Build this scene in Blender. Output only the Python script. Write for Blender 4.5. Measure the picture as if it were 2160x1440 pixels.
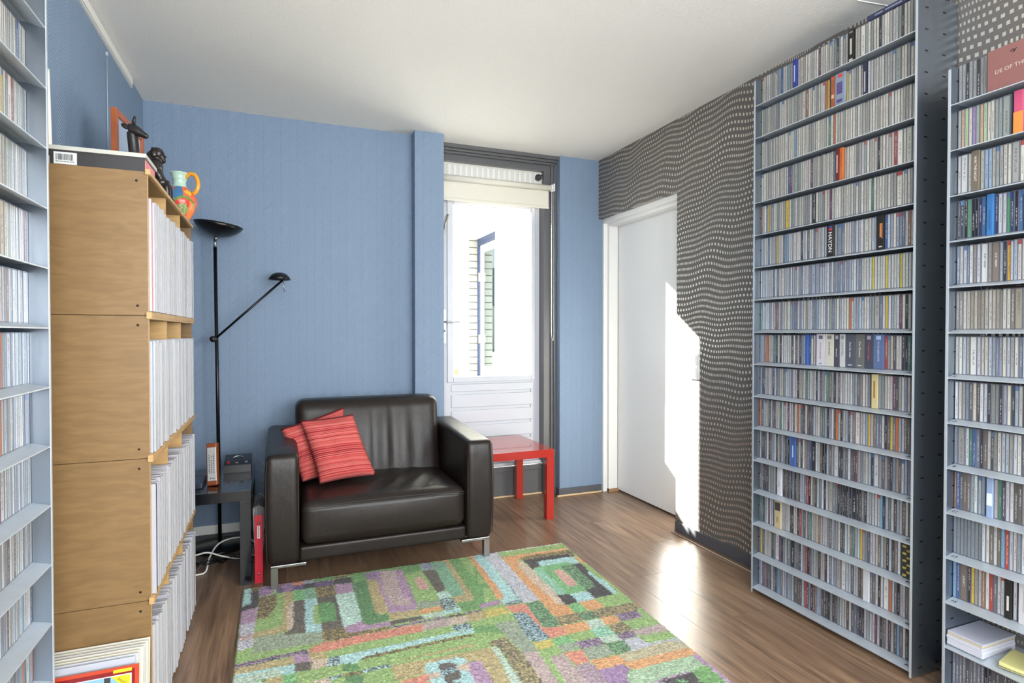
import bpy, bmesh, math, random
import numpy as np
from mathutils import Vector, Matrix
random.seed(7)
S = bpy.context.scene
for o in list(bpy.data.objects): bpy.data.objects.remove(o)
R = math.radians
# ------------------------------------------------------------ camera, world, sun, window light, added side lights, exposure
cam = bpy.data.cameras.new('camera'); co = bpy.data.objects.new('camera', cam); S.collection.objects.link(co)
cam.sensor_width = 36; cam.lens = 1223.9/2160*36; cam.clip_start = .02
co.location = (0, 0, 1.192); co.rotation_euler = (R(90-.859), 0, R(-22.03)); S.camera = co
W = bpy.data.worlds.new('sky'); S.world = W; W.use_nodes = True
bg = W.node_tree.nodes['Background']; bg.inputs[0].default_value = (.80, .88, 1, 1); bg.inputs[1].default_value = 1.25
sun = bpy.data.lights.new('sun', 'SUN'); so = bpy.data.objects.new('sun', sun); S.collection.objects.link(so)
sun.energy = 80; sun.angle = R(.7); sun.color = (1, .97, .92)
so.rotation_euler = Vector((1, -1.2, -.859)).to_track_quat('-Z', 'Y').to_euler(); so.location = (-3, 8, 5)
def area(name, loc, rot, sx, sy, e, col):
    l = bpy.data.lights.new(name, 'AREA'); l.shape = 'RECTANGLE'; l.size = sx; l.size_y = sy; l.energy = e; l.color = col
    o = bpy.data.objects.new(name, l); S.collection.objects.link(o); o.location = loc; o.rotation_euler = rot; return o
area('rear_window_daylight', (.95, -2.13, 1.45), (R(90), 0, 0), 2.3, 1.5, 135, (.93, .97, 1))
area('added_right_fill', (2.20, -1.15, 1.5), (R(90), 0, R(90)), 1.5, 1.4, 160, (.95, .98, 1))  # added lamp that brightens the left wall; no window known there
area('added_left_fill', (-.65, -1.15, 1.5), (R(90), 0, R(-90)), 1.5, 1.4, 110, (.93, .97, 1))  # added lamp that brightens the right racks; no window known there
S.view_settings.view_transform = 'Standard'; S.view_settings.look = 'None'
S.view_settings.exposure = 0.06; S.view_settings.gamma = 1; S.view_settings.use_curve_mapping = False

# ------------------------------------------------------------ helpers
def lin(c):
    c = c/255
    return c/12.92 if c <= .04045 else ((c+.055)/1.055)**2.4
def rgb(c): return (lin(c[0]), lin(c[1]), lin(c[2]), 1)
class NG:
    def __init__(s, name):
        s.m = bpy.data.materials.new(name); s.m.use_nodes = True; s.t = s.m.node_tree
        s.b = s.t.nodes['Principled BSDF']; s.out = s.t.nodes['Material Output']
    def n(s, typ, ins=None, **kw):
        x = s.t.nodes.new(typ)
        for k, v in kw.items(): setattr(x, k, v)
        for k, v in (ins or {}).items(): s.set(x.inputs[k], v)
        return x
    def set(s, sock, v):
        if isinstance(v, bpy.types.NodeSocket): s.t.links.new(v, sock)
        else: sock.default_value = v
    def ma(s, op, a, b=None, c=None):
        x = s.t.nodes.new('ShaderNodeMath'); x.operation = op
        for i, v in enumerate((a, b, c)):
            if v is not None: s.set(x.inputs[i], v)
        return x.outputs[0]
    def mix(s, f, a, b):
        x = s.t.nodes.new('ShaderNodeMix'); x.data_type = 'RGBA'
        s.set(x.inputs[0], f); s.set(x.inputs[6], a); s.set(x.inputs[7], b); return x.outputs[2]
    def noise(s, vec, scale, detail=2, rough=.5):
        x = s.n('ShaderNodeTexNoise', {'Scale': scale, 'Detail': detail, 'Roughness': rough})
        if vec is not None: s.set(x.inputs['Vector'], vec)
        return x.outputs[0]
    def white(s, a, b=0.0):
        x = s.n('ShaderNodeTexWhiteNoise', noise_dimensions='2D')
        c = s.n('ShaderNodeCombineXYZ', {0: a, 1: b}); s.set(x.inputs['Vector'], c.outputs[0]); return x.outputs[0]
    def bump(s, h, strength, dist):
        x = s.n('ShaderNodeBump', {'Strength': strength, 'Distance': dist, 'Height': h}); s.set(s.b.inputs['Normal'], x.outputs[0])
    def obj(s): return s.n('ShaderNodeTexCoord').outputs['Object']
    def pos(s): return s.n('ShaderNodeNewGeometry').outputs['Position']
    def xyz(s, v): return s.n('ShaderNodeSeparateXYZ', {0: v}).outputs
    def mapv(s, v, sc): return s.n('ShaderNodeMapping', {'Vector': v, 'Scale': sc}).outputs[0]
    def col(s, v): s.set(s.b.inputs['Base Color'], v)
    def p(s, rough=.5, metal=0, spec=.5, coat=0):
        s.set(s.b.inputs['Roughness'], rough); s.set(s.b.inputs['Metallic'], metal)
        s.set(s.b.inputs['Specular IOR Level'], spec); s.set(s.b.inputs['Coat Weight'], coat); return s.m
def M(name, c, rough=.5, metal=0, spec=.5, coat=0, bump=None, var=0):
    g = NG(name)
    if var:
        f = g.noise(g.obj(), 18, 3); g.col(g.mix(f, tuple(x*(1-var) for x in rgb(c)[:3])+(1,), tuple(min(1, x*(1+var)) for x in rgb(c)[:3])+(1,)))
    else: g.col(rgb(c))
    if bump: g.bump(g.noise(g.obj(), bump[0], 3), bump[1], .002)
    return g.p(rough, metal, spec, coat)

class MB:
    def __init__(s): s.b = bmesh.new(); s.mi = 0
    def _f(s, fs):
        for f in fs: f.material_index = s.mi
    def box(s, x0, x1, y0, y1, z0, z1, bev=0, M4=None, seg=2):
        r = bmesh.ops.create_cube(s.b, size=1); vs = r['verts']
        for v in vs:
            v.co = Vector((x0+(v.co.x+.5)*(x1-x0), y0+(v.co.y+.5)*(y1-y0), z0+(v.co.z+.5)*(z1-z0)))
        fs = {f for v in vs for f in v.link_faces}; s._f(fs)
        if bev:
            es = {e for v in vs for e in v.link_edges}
            q = bmesh.ops.bevel(s.b, geom=list(es), offset=bev, segments=seg, profile=.5, affect='EDGES', clamp_overlap=True)
            s._f(q['faces']); vs = {v for f in q['faces'] for v in f.verts} | {v for v in vs if v.is_valid}
        if M4 is not None:
            for v in vs: v.co = M4 @ v.co
        return s
    def add(s, verts, faces, smooth=True):
        vs = [s.b.verts.new(v) for v in verts]
        for f in faces:
            try:
                q = s.b.faces.new([vs[i] for i in f]); q.material_index = s.mi; q.smooth = smooth
            except ValueError: pass
        return vs
    def tube(s, pts, r, seg=8, cap=True):
        pts = [Vector(p) for p in pts]; n = len(pts); rs = r if isinstance(r, (list, tuple)) else [r]*n
        V = []; t0 = None; nrm = None
        for i, p in enumerate(pts):
            t = (pts[min(i+1, n-1)]-pts[max(i-1, 0)]).normalized()
            if nrm is None:
                nrm = t.orthogonal().normalized()
            else:
                nrm = (nrm - t*nrm.dot(t)).normalized()
            b = t.cross(nrm)
            for k in range(seg):
                a = 2*math.pi*k/seg; V.append(p+(nrm*math.cos(a)+b*math.sin(a))*rs[i])
        F = [(i*seg+k, i*seg+(k+1) % seg, (i+1)*seg+(k+1) % seg, (i+1)*seg+k) for i in range(n-1) for k in range(seg)]
        if cap: F += [tuple(range(seg))[::-1], tuple((n-1)*seg+k for k in range(seg))]
        s.add(V, F); return s
    def cyl(s, p0, p1, r0, r1=None, seg=20): return s.tube([p0, p1], [r0, r0 if r1 is None else r1], seg)
    def lathe(s, prof, c=(0, 0, 0), seg=32, M4=None):
        V = []; F = []
        for r, z in prof:
            for k in range(seg):
                a = 2*math.pi*k/seg; V.append(Vector((r*math.cos(a), r*math.sin(a), z)))
        m = len(prof)
        F = [(i*seg+k, i*seg+(k+1) % seg, (i+1)*seg+(k+1) % seg, (i+1)*seg+k) for i in range(m-1) for k in range(seg)]
        if prof[0][0] > 1e-5: F.append(tuple(range(seg))[::-1])
        if prof[-1][0] > 1e-5: F.append(tuple((m-1)*seg+k for k in range(seg)))
        X = M4 if M4 is not None else Matrix.Translation(c)
        s.add([X @ v for v in V], F); return s
    def ell(s, c, r, M4=None, seg=20, rings=12):
        V = []; F = []
        for i in range(rings+1):
            th = math.pi*i/rings
            for k in range(seg):
                a = 2*math.pi*k/seg; V.append(Vector((math.sin(th)*math.cos(a)*r[0], math.sin(th)*math.sin(a)*r[1], math.cos(th)*r[2])))
        X = Matrix.Translation(c) @ (M4 if M4 is not None else Matrix())
        F = [(i*seg+k, (i+1)*seg+k, (i+1)*seg+(k+1) % seg, i*seg+(k+1) % seg) for i in range(rings) for k in range(seg)]
        s.add([X @ v for v in V], F); return s
    def rbox(s, c, sz, r, n=8, bulge=(0, 0, 0), fn=None):
        h = [q/2 for q in sz]
        def par(a):
            L = [-h[a]+r*(1-math.cos(t*math.pi/2/4)) for t in range(5)]
            L[0] = -h[a]
            mid = [-h[a]+r+(2*h[a]-2*r)*i/n for i in range(1, n)]
            return L+mid+[-q for q in L[::-1]]
        P = [par(a) for a in range(3)]; idx = {}; V = []; F = []
        def vid(i, j, k):
            if (i, j, k) in idx: return idx[(i, j, k)]
            p = Vector((P[0][i], P[1][j], P[2][k]))
            q = Vector([max(-(h[a]-r), min(h[a]-r, p[a])) for a in range(3)]); d = p-q
            if d.length > 1e-9: p = q+d.normalized()*r
            u = [p[a]/h[a] for a in range(3)]
            e = [max(0, 1-u[a]*u[a]) for a in range(3)]
            p = p+Vector((bulge[0]*e[1]*e[2]*u[0], bulge[1]*e[0]*e[2]*u[1], bulge[2]*e[0]*e[1]*u[2]))
            if fn: p = fn(p, u)
            idx[(i, j, k)] = len(V); V.append(p+Vector(c)); return len(V)-1
        N = [len(q)-1 for q in P]
        for a in range(3):
            b_, c_ = (a+1) % 3, (a+2) % 3
            for side in (0, N[a]):
                for i in range(N[b_]):
                    for j in range(N[c_]):
                        def g(ii, jj):
                            t = [0, 0, 0]; t[a] = side; t[b_] = ii; t[c_] = jj; return vid(*t)
                        q = (g(i, j), g(i+1, j), g(i+1, j+1), g(i, j+1))
                        F.append(q if side else q[::-1])
        s.add(V, F); return s
ORG = {}
def mk(name, mb, mats, parent=None, loc=None, label=None, cat=None, group=None, kind=None, smooth=None):
    me = bpy.data.meshes.new(name)
    b = mb.b if isinstance(mb, MB) else mb
    org = ORG[parent.name] if parent else (Vector(loc) if loc else Vector((0, 0, 0)))
    bmesh.ops.recalc_face_normals(b, faces=b.faces)
    bmesh.ops.translate(b, verts=b.verts, vec=-org)
    b.to_mesh(me); b.free()
    for m in (mats if isinstance(mats, (list, tuple)) else [mats]): me.materials.append(m)
    o = bpy.data.objects.new(name, me); S.collection.objects.link(o)
    if parent: o.parent = parent
    else: o.location = org
    ORG[o.name] = org
    tag(o, label, cat, group, kind); return o
def tag(o, label=None, cat=None, group=None, kind=None):
    for k, v in (('label', label), ('category', cat), ('group', group), ('kind', kind)):
        if v: o[k] = v
    return o
def thing(name, label, cat, loc, group=None):
    o = bpy.data.objects.new(name, None); S.collection.objects.link(o); o.location = loc; o.empty_display_size = .05
    ORG[o.name] = Vector(loc); return tag(o, label, cat, group)
def bx(name, m, *a, parent=None, **k):
    bev = k.pop('bev', 0); return mk(name, MB().box(*a, bev=bev), m, parent, **k)
def text(name, body, size, org, xd, yd, m, parent, shear=0, ext=.0003, align='LEFT'):
    c = bpy.data.curves.new('t', 'FONT'); c.body = body; c.size = size; c.extrude = ext; c.shear = shear
    c.align_x = align; c.align_y = 'CENTER'; c.resolution_u = 2
    t = bpy.data.objects.new('t', c); S.collection.objects.link(t)
    dg = bpy.context.evaluated_depsgraph_get(); me = bpy.data.meshes.new_from_object(t.evaluated_get(dg))
    bpy.data.objects.remove(t)
    xd = Vector(xd).normalized(); yd = Vector(yd).normalized(); zd = xd.cross(yd)
    X = Matrix(((xd.x, yd.x, zd.x, org[0]), (xd.y, yd.y, zd.y, org[1]), (xd.z, yd.z, zd.z, org[2]), (0, 0, 0, 1)))
    me.transform(Matrix.Translation(-ORG[parent.name]) @ X); me.name = name
    me.materials.clear(); me.materials.append(m)
    o = bpy.data.objects.new(name, me); S.collection.objects.link(o); o.parent = parent; ORG[o.name] = ORG[parent.name]; return o
def crom(P, k=8):
    P = [Vector(p) for p in P]; out = []
    for i in range(len(P)-1):
        a, b, c, d = P[max(i-1, 0)], P[i], P[i+1], P[min(i+2, len(P)-1)]
        for j in range(k):
            t = j/k; out.append(.5*((2*b)+(c-a)*t+(2*a-5*b+4*c-d)*t*t+(3*b-a-3*c+d)*t**3))
    return out+[P[-1]]
def shade(o):
    for p in o.data.polygons: p.use_smooth = True
    return o

# ------------------------------------------------------------ materials of the room
def herring(name, c):
    g = NG(name); x = g.xyz(g.pos()); u = g.ma('ADD', x[0], x[1])
    q = g.ma('DIVIDE', u, .047); fl = g.ma('FLOOR', q); par = g.ma('FLOORED_MODULO', fl, 2.0); f = g.ma('FRACT', q)
    d = g.ma('ABSOLUTE', g.ma('ADD', f, g.ma('SUBTRACT', par, 1.0)))
    t = g.ma('DIVIDE', g.ma('ADD', x[2], g.ma('MULTIPLY', d, .047)), .0131)
    tri = g.ma('MULTIPLY', g.ma('PINGPONG', t, .5), 2.0)
    rib = g.n('ShaderNodeMapRange', {0: tri, 1: .25, 2: .7}, interpolation_type='SMOOTHSTEP').outputs[0]
    seam = g.ma('LESS_THAN', g.ma('ABSOLUTE', g.ma('SUBTRACT', f, .5)), .46)
    h = g.ma('MULTIPLY', rib, g.ma('ADD', g.ma('MULTIPLY', seam, .5), .5))
    h = g.ma('ADD', h, g.ma('MULTIPLY', g.noise(g.pos(), 900, 2), .15))
    k = rgb(c); g.col(g.mix(h, tuple(v*.84 for v in k[:3])+(1,), tuple(v*1.1 for v in k[:3])+(1,)))
    g.bump(h, .55, .0022); return g.p(.6, 0, .35)
m_blue = herring('blue_herringbone_wallpaper', (123, 142, 165))
def dots():
    g = NG('grey_dotted_wallpaper'); x = g.xyz(g.pos()); y, z = x[1], x[2]
    sn = lambda a: g.ma('SINE', a)
    w = g.ma('ADD', g.ma('MULTIPLY', sn(g.ma('ADD', g.ma('MULTIPLY', y, 10.0), g.ma('MULTIPLY', z, 2.3))), .012),
             g.ma('MULTIPLY', sn(g.ma('ADD', g.ma('MULTIPLY', y, 23.0), g.ma('MULTIPLY', z, 5.1))), .006))
    w = g.ma('ADD', w, g.ma('MULTIPLY', sn(g.ma('ADD', g.ma('MULTIPLY', z, 9.0), g.ma('MULTIPLY', y, 3.1))), .012))
    v = g.ma('DIVIDE', g.ma('ADD', z, w), .0315); row = g.ma('FLOOR', v); fv = g.ma('FRACT', v)
    ph = g.ma('ADD', g.ma('MULTIPLY', y, 15.0), g.ma('MULTIPLY', row, .42))
    u = g.ma('ADD', g.ma('MULTIPLY', y, 63.0), g.ma('MULTIPLY', sn(ph), 1.6)); fu = g.ma('FRACT', u)
    mu = g.ma('MULTIPLY', g.ma('GREATER_THAN', fu, .26), g.ma('LESS_THAN', fu, .74))
    mv = g.ma('MULTIPLY', g.ma('GREATER_THAN', fv, .3), g.ma('LESS_THAN', fv, .71))
    k = g.ma('MULTIPLY', mu, mv)
    fine = g.noise(g.pos(), 700, 2)
    base = g.mix(fine, rgb((88, 84, 80)), rgb((108, 103, 98)))
    g.col(g.mix(k, base, rgb((214, 208, 198))))
    g.bump(g.ma('ADD', k, g.ma('MULTIPLY', fine, .4)), .25, .001)
    g.set(g.b.inputs['Metallic'], g.ma('MULTIPLY', k, .75)); g.set(g.b.inputs['Roughness'], g.ma('SUBTRACT', .55, g.ma('MULTIPLY', k, .2)))
    return g.m
m_dots = dots()
def stucco():
    g = NG('white_stucco'); h = g.noise(g.pos(), 150, 3, .6)
    g.col(g.mix(h, rgb((220, 217, 212)), rgb((236, 234, 229)))); g.bump(h, .5, .004); return g.p(.8, 0, .2)
m_ceil = stucco()
def laminate():
    g = NG('walnut_laminate'); oi = g.n('ShaderNodeObjectInfo'); r = oi.outputs['Random']
    o = g.n('ShaderNodeVectorMath', {0: g.pos(), 1: g.n('ShaderNodeCombineXYZ', {0: g.ma('MULTIPLY', r, 31.0), 1: g.ma('MULTIPLY', r, 57.0)}).outputs[0]}, operation='ADD').outputs[0]
    a = g.noise(g.mapv(o, (34, 2.2, 1)), 1.0, 5, .6); b = g.noise(g.mapv(o, (130, 4, 1)), 1.0, 3, .6)
    f = g.ma('ADD', g.ma('MULTIPLY', a, .65), g.ma('MULTIPLY', b, .35))
    f = g.n('ShaderNodeMapRange', {0: f, 1: .34, 2: .66}).outputs[0]
    c = g.mix(f, rgb((80, 61, 48)), rgb((160, 130, 104)))
    c = g.mix(g.ma('MULTIPLY', r, .45), c, rgb((108, 82, 64)))
    g.col(c); g.bump(a, .04, .001)
    g.set(g.b.inputs['Roughness'], g.ma('ADD', .25, g.ma('MULTIPLY', b, .12))); g.b.inputs['Specular IOR Level'].default_value = .5
    return g.m
m_lam = laminate()
m_white = M('white_paint', (236, 235, 232), .35)
m_bdoor = M('cool_white_back_door', (192, 195, 202), .35)
m_doorw = M('white_satin_door', (238, 238, 236), .32, bump=(300, .02))
m_grey = M('dark_grey_paint', (92, 92, 94), .3)
m_dgrey = M('grey_baseboard_paint', (82, 83, 88), .4)
m_beige = M('beige_quarter_round', (206, 176, 138), .4)
m_black = M('black_plastic', (20, 20, 22), .35)
m_steel = M('brushed_steel', (176, 172, 162), .3, 1)
m_chrome = M('brushed_chrome', (176, 176, 176), .3, 1)
def glassm():
    g = NG('window_glass'); t = g.t; bf = g.n('ShaderNodeNewGeometry').outputs['Backfacing']
    lw = g.n('ShaderNodeFresnel', {'IOR': g.ma('SUBTRACT', 1.45, g.ma('MULTIPLY', bf, 1.45-1/1.45))})
    tr = g.n('ShaderNodeBsdfTransparent', {0: (.96, .98, .97, 1)}); gl = g.n('ShaderNodeBsdfGlossy', {'Roughness': .0})
    mx = g.n('ShaderNodeMixShader', {0: lw.outputs[0]}); t.links.new(tr.outputs[0], mx.inputs[1]); t.links.new(gl.outputs[0], mx.inputs[2])
    t.links.new(mx.outputs[0], g.out.inputs[0]); return g.m
m_glass = glassm()

# ------------------------------------------------------------ room shell
XL, XR, YB, ZC, YR = -.677, 2.228, 3.736, 2.472, -2.2
st = dict(kind='structure')
fl = bx('floor', M('underlay', (60, 48, 40)), XL-.1, 2.45, YR-.1, 4.0, -.06, -.009, **st)
pw, k = .193, 0
x = XL-.06
while x < 2.42:
    y = YR-.05-random.random()*1.2
    while y < 3.92:
        y1 = y+1.285; a, b_ = max(y, YR), min(y1, 3.925)
        if b_-a > .02 and x+pw > XL:
            ob = bx('plank', m_lam, max(x, XL)+.0002, min(x+pw, 2.40)-.0002, a+.0003, b_-.0003, -.009, 0, bev=.0006, parent=fl)
        y = y1
    x += pw
bx('ceiling', m_ceil, XL-.1, 2.45, YR-.1, 4.05, ZC, ZC+.1, **st)
bx('wall_left', m_blue, XL-.12, XL, YR-.1, 4.0, 0, ZC, **st)
mb = MB(); mb.box(XL, .812, YB, YB+.3, 0, ZC); mb.box(.812, 1.001, 3.645, 4.03, 0, ZC)
mk('wall_back', mb, m_blue, **st)
bx('wall_back_right', m_blue, 1.906, 2.262, 3.783, 4.03, 0, ZC, **st)
mb = MB()
mb.box(XR, XR+.2, YR-.1, 2.867, 0, ZC); mb.box(XR, XR+.2, 2.867, 3.79, 2.04, ZC, bev=0)
mk('wall_right', mb, m_dots, **st)
bx('wall_behind_door', m_white, 2.43, 2.47, 2.6, 4.03, 0, ZC, **st)
mb = MB(); W0, W1, H0, H1 = -.25, 2.15, .65, 2.25
mb.box(XL, W0, YR-.15, YR, 0, ZC); mb.box(W1, XR, YR-.15, YR, 0, ZC); mb.box(W0, W1, YR-.15, YR, 0, H0); mb.box(W0, W1, YR-.15, YR, H1, ZC)
mk('wall_rear', mb, m_white, **st)
mb = MB()
for a in ((W0, W1, H0, H0+.06), (W0, W1, H1-.06, H1), (W0, W0+.06, H0, H1), (W1-.06, W1, H0, H1), (.92, .98, H0, H1)): mb.box(a[0], a[1], YR-.1, YR-.03, a[2], a[3])
wn = mk('window_1', mb, m_white, **st)
bx('pane', m_glass, W0+.06, W1-.06, YR-.07, YR-.064, H0+.06, H1-.06, parent=wn)
for i_, (xx, sg) in enumerate(((XR, -1), (XL, 1))):  # side window frames and panes added, unseen, around the two added side lamps
    mb = MB()
    for a in ((-1.95, -1.89, .75, 2.25), (-.41, -.35, .75, 2.25), (-1.89, -.41, .75, .81), (-1.89, -.41, 2.19, 2.25)): mb.box(min(xx, xx+sg*.05), max(xx, xx+sg*.05), a[0], a[1], a[2], a[3])
    w_ = mk('window_%d' % (i_+2), mb, m_white, **st); bx('pane', m_glass, min(xx+sg*.004, xx+sg*.01), max(xx+sg*.004, xx+sg*.01), -1.89, -.41, .81, 2.19, parent=w_)
# baseboards and trims
bx('baseboard_back', m_white, XL, .812, YB-.012, YB, .035, .085, **st)
bx('trim_1', m_dgrey, XL, .812, YB-.016, YB, 0, .034, **st)
mb = MB(); mb.box(1.896, 2.25, 3.771, 3.783, 0, .055); mb.box(1.896, 1.906, 3.783, 3.87, 0, .055)
mk('baseboard_back_right', mb, m_dgrey, **st)
mb = MB(); mb.box(1.878, 2.25, 3.757, 3.771, 0, .012, .004); mb.box(1.001, 1.878, 3.893, 3.907, 0, .012, .004)
mk('trim_2', mb, m_beige, **st)
bx('baseboard_right', m_dgrey, XR-.012, XR, YR, 2.86, 0, .06, bev=.002, **st)
mb = MB(); mb.cyl((XR-.05, 2.84, .003), (XR-.05, YR, .003), .004, seg=8); mk('trim_3', mb, M('beige_floor_strip', (190, 170, 150), .4), **st)
mb = MB(); mb.box(XL, XL+.011, -1.5, 3.44, 2.434, 2.4705, .002); mb.box(XL, XL+.009, -1.5, 3.445, 2.424, 2.429)
mk('trim_4', mb, M('white_picture_rail', (228, 226, 218), .4), **st)
mb = MB(); mb.cyl((2.08, 1.59, ZC), (2.24, 1.57, ZC), .0025, seg=8); mk('trim_5', mb, m_ceil, **st)

# ------------------------------------------------------------ back door (door_1) in its dark grey frame
d1 = bpy.data.objects.new('door_1', None); S.collection.objects.link(d1); d1.location = (1.45, 3.95, 0); ORG['door_1'] = Vector((1.45, 3.95, 0)); tag(d1, kind='structure')
mb = MB()
mb.box(1.001, 1.906, 3.80, 3.83, 2.447, ZC); mb.box(1.001, 1.906, 3.815, 3.84, 2.43, 2.447, .004); mb.box(1.001, 1.906, 3.83, 3.86, 2.415, 2.43, .004)
mb.box(1.001, 1.906, 3.862, 4.02, 2.372, ZC)
mb.box(1.815, 1.865, 3.862, 4.02, 0, 2.372); mb.box(1.865, 1.906, 3.845, 4.02, 0, 2.43, .006); mb.box(1.884, 1.906, 3.83, 3.85, 0, 2.43, .005)
mb.box(1.001, 1.045, 3.862, 4.02, 0, 2.372)
mb.box(1.045, 1.815, 3.908, 4.02, 0, .185); mb.box(1.045, 1.815, 3.898, 3.91, .185, .222, .003)
mk('frame', mb, m_grey, d1)
bx('weather_sill', m_bdoor, 1.05, 1.813, 3.895, 3.99, .224, .25, bev=.008, parent=d1)
mb = MB()
mb.box(1.05, 1.146, 3.94, 3.966, .25, 2.17); mb.box(1.745, 1.813, 3.94, 3.966, .25, 2.17)
mb.box(1.146, 1.745, 3.94, 3.966, .83, .882); mb.box(1.146, 1.745, 3.94, 3.966, 2.09, 2.17); mb.box(1.146, 1.745, 3.94, 3.966, .25, .30)
mk('leaf', mb, m_bdoor, d1)
mb = MB()
mb.box(1.103, 1.146, 3.929, 3.941, .842, 2.14, .004); mb.box(1.745, 1.776, 3.929, 3.941, .842, 2.14, .004)
mb.box(1.1462, 1.7448, 3.929, 3.941, .842, .880, .004); mb.box(1.1462, 1.7448, 3.929, 3.941, 2.095, 2.14, .004)
mk('glazing_bead', mb, m_bdoor, d1)
bx('pane', m_glass, 1.146, 1.745, 3.950, 3.954, .88, 2.1, parent=d1)
zs = [.838, .765, .652, .543, .433, .322, .262]
for a, b_ in zip(zs, zs[1:]):
    bx('panel_board', m_bdoor, 1.132, 1.760, 3.934, 3.948, b_+.011, a-.011, bev=.003, parent=d1)
bx('panel_back', m_bdoor, 1.13, 1.762, 3.948, 3.955, .26, .84, parent=d1)
hp = bx('handle_plate', m_steel, 1.068, 1.094, 3.932, 3.94, 1.118, 1.357, bev=.002, parent=d1)
mb = MB(); mb.tube(crom([(1.078, 3.935, 1.268), (1.078, 3.90, 1.268), (1.086, 3.888, 1.268), (1.12, 3.884, 1.267), (1.178, 3.884, 1.266)]), .0065, 8)
mk('lever', mb, m_chrome, hp)
mb = MB(); mb.cyl((1.081, 3.933, 1.205), (1.081, 3.927, 1.205), .009, seg=14); mb.box(1.078, 1.084, 3.927, 3.934, 1.185, 1.205); mk('keyhole', mb, m_chrome, hp)
mb = MB(); mb.box(1.066, 1.086, 3.932, 3.94, 1.885, 1.935, .003); mb.tube([(1.076, 3.934, 1.91), (1.078, 3.915, 1.915), (1.104, 3.91, 2.012)], .006, 8)
mk('latch', mb, m_steel, d1)
stick = bx('sticker', M('white_sticker', (240, 236, 222), .5), 1.152, 1.2, 3.956, 3.958, .888, .938, parent=d1)
mb = MB()
for z_ in (.93, .915, .9): mb.box(1.158, 1.194, 3.9552, 3.956, z_-.003, z_+.003)
mk('print_lines', mb, M('yellow_print', (226, 184, 90), .5), stick)
# ventilation grille above
gt = thing('ventilation_grille', 'white slotted ventilation grille above the back door', 'grille', (1.43, 3.9, 2.17))
bx('panel', M('grille_white', (214, 212, 204), .4), 1.046, 1.814, 3.90, 3.93, 2.17, 2.392, parent=gt)
m_slot = M('grille_slot', (232, 234, 232), .4)
for i in range(17): bx('slot', m_slot, 1.102+.0408*i, 1.118+.0408*i, 3.8975, 3.9005, 2.288, 2.358, bev=.001, parent=gt)
mb = MB(); mb.cyl((1.782, 3.90, 2.33), (1.782, 3.885, 2.33), .024, seg=20)
kn = mk('knob', mb, M('grey_knob', (70, 70, 72), .5), gt)
bx('grip', M('grey_grip', (58, 58, 60), .5), 1.748, 1.816, 3.872, 3.886, 2.324, 2.336, bev=.003, parent=kn)
kn.children[0].data.transform(Matrix.Translation(Vector((1.782, 3.88, 2.33))-ORG[gt.name]) @ Matrix.Rotation(R(-35), 4, 'Y') @ Matrix.Translation(-(Vector((1.782, 3.88, 2.33))-ORG[gt.name])))
# roller blind
rb = thing('roller_blind', 'cream roller blind pulled partly down over the back door', 'blind', (1.45, 3.83, 2.25))
m_cream = M('cream_blind_cloth', (216, 211, 198), .8, bump=(500, .1))
mb = MB(); mb.cyl((1.005, 3.835, 2.247), (1.855, 3.835, 2.247), .021, seg=24); shade(mk('roller', mb, m_cream, rb))
mb = MB(); mb.box(1.01, 1.848, 3.852, 3.8535, 2.115, 2.247); mk('cloth', mb, m_cream, rb)
bx('bottom_bar', m_cream, 1.01, 1.85, 3.848, 3.857, 2.098, 2.118, bev=.003, parent=rb)
mb = MB(); mb.cyl((1.855, 3.835, 2.247), (1.872, 3.835, 2.247), .025, seg=24); mb.box(1.866, 1.876, 3.80, 3.86, 2.22, 2.275, .004); mk('end_bracket', mb, m_white, rb)
L = crom([(1.862, 3.808, 2.24), (1.863, 3.806, 1.8), (1.864, 3.806, 1.4), (1.868, 3.806, 1.2), (1.862, 3.806, 1.137), (1.85, 3.806, 1.19), (1.849, 3.806, 1.4), (1.849, 3.806, 1.8), (1.850, 3.808, 2.24)], 6)
mb = MB(); mb.tube(L, .0009, 5)
acc = 0
for a, b_ in zip(L, L[1:]):
    n_ = max(1, int((b_-a).length/.011))
    for i in range(n_): mb.ell(a+(b_-a)*i/n_, (.0027,)*3, seg=6, rings=4)
ch = mk('bead_chain', mb, M('bead_chain_white', (226, 226, 224), .3), rb)

# ------------------------------------------------------------ inner white door (door_2) in the right wall
d2 = bpy.data.objects.new('door_2', None); S.collection.objects.link(d2); d2.location = (2.37, 3.3, 0); ORG['door_2'] = Vector((2.37, 3.3, 0)); tag(d2, kind='structure')
mb = MB()
mb.box(2.262, 2.285, 3.765, 3.80, 0, 2.04); mb.box(2.285, 2.30, 3.775, 3.80, 0, 2.04); mb.box(2.30, 2.375, 3.748, 3.80, 0, 2.04, .003); mb.box(2.375, 2.43, 3.762, 3.80, 0, 2.04)
mb.box(2.262, 2.30, 2.84, 3.77, 2.006, 2.04); mb.box(2.30, 2.375, 2.84, 3.75, 1.985, 2.04, .003); mb.box(2.375, 2.43, 2.84, 3.77, 2.005, 2.04)
mk('frame', mb, m_white, d2)
bx('leaf', m_doorw, 2.38, 2.42, 2.87, 3.755, .012, 2.0, bev=.002, parent=d2)
mb = MB(); mb.box(2.30, 2.38, 3.742, 3.768, .0, .022); mk('frame_foot', mb, M('raw_wood_foot', (160, 124, 88), .6), d2)
ls = thing('light_switch', 'white rocker switch plate on the dotted grey wall', 'switch', (XR, 2.69, .98))
bx('plate', m_white, XR-.012, XR, 2.655, 2.735, .925, 1.072, bev=.003, parent=ls)
bx('rocker', m_white, XR-.018, XR-.011, 2.665, 2.725, 1.01, 1.062, bev=.003, parent=ls)
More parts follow.
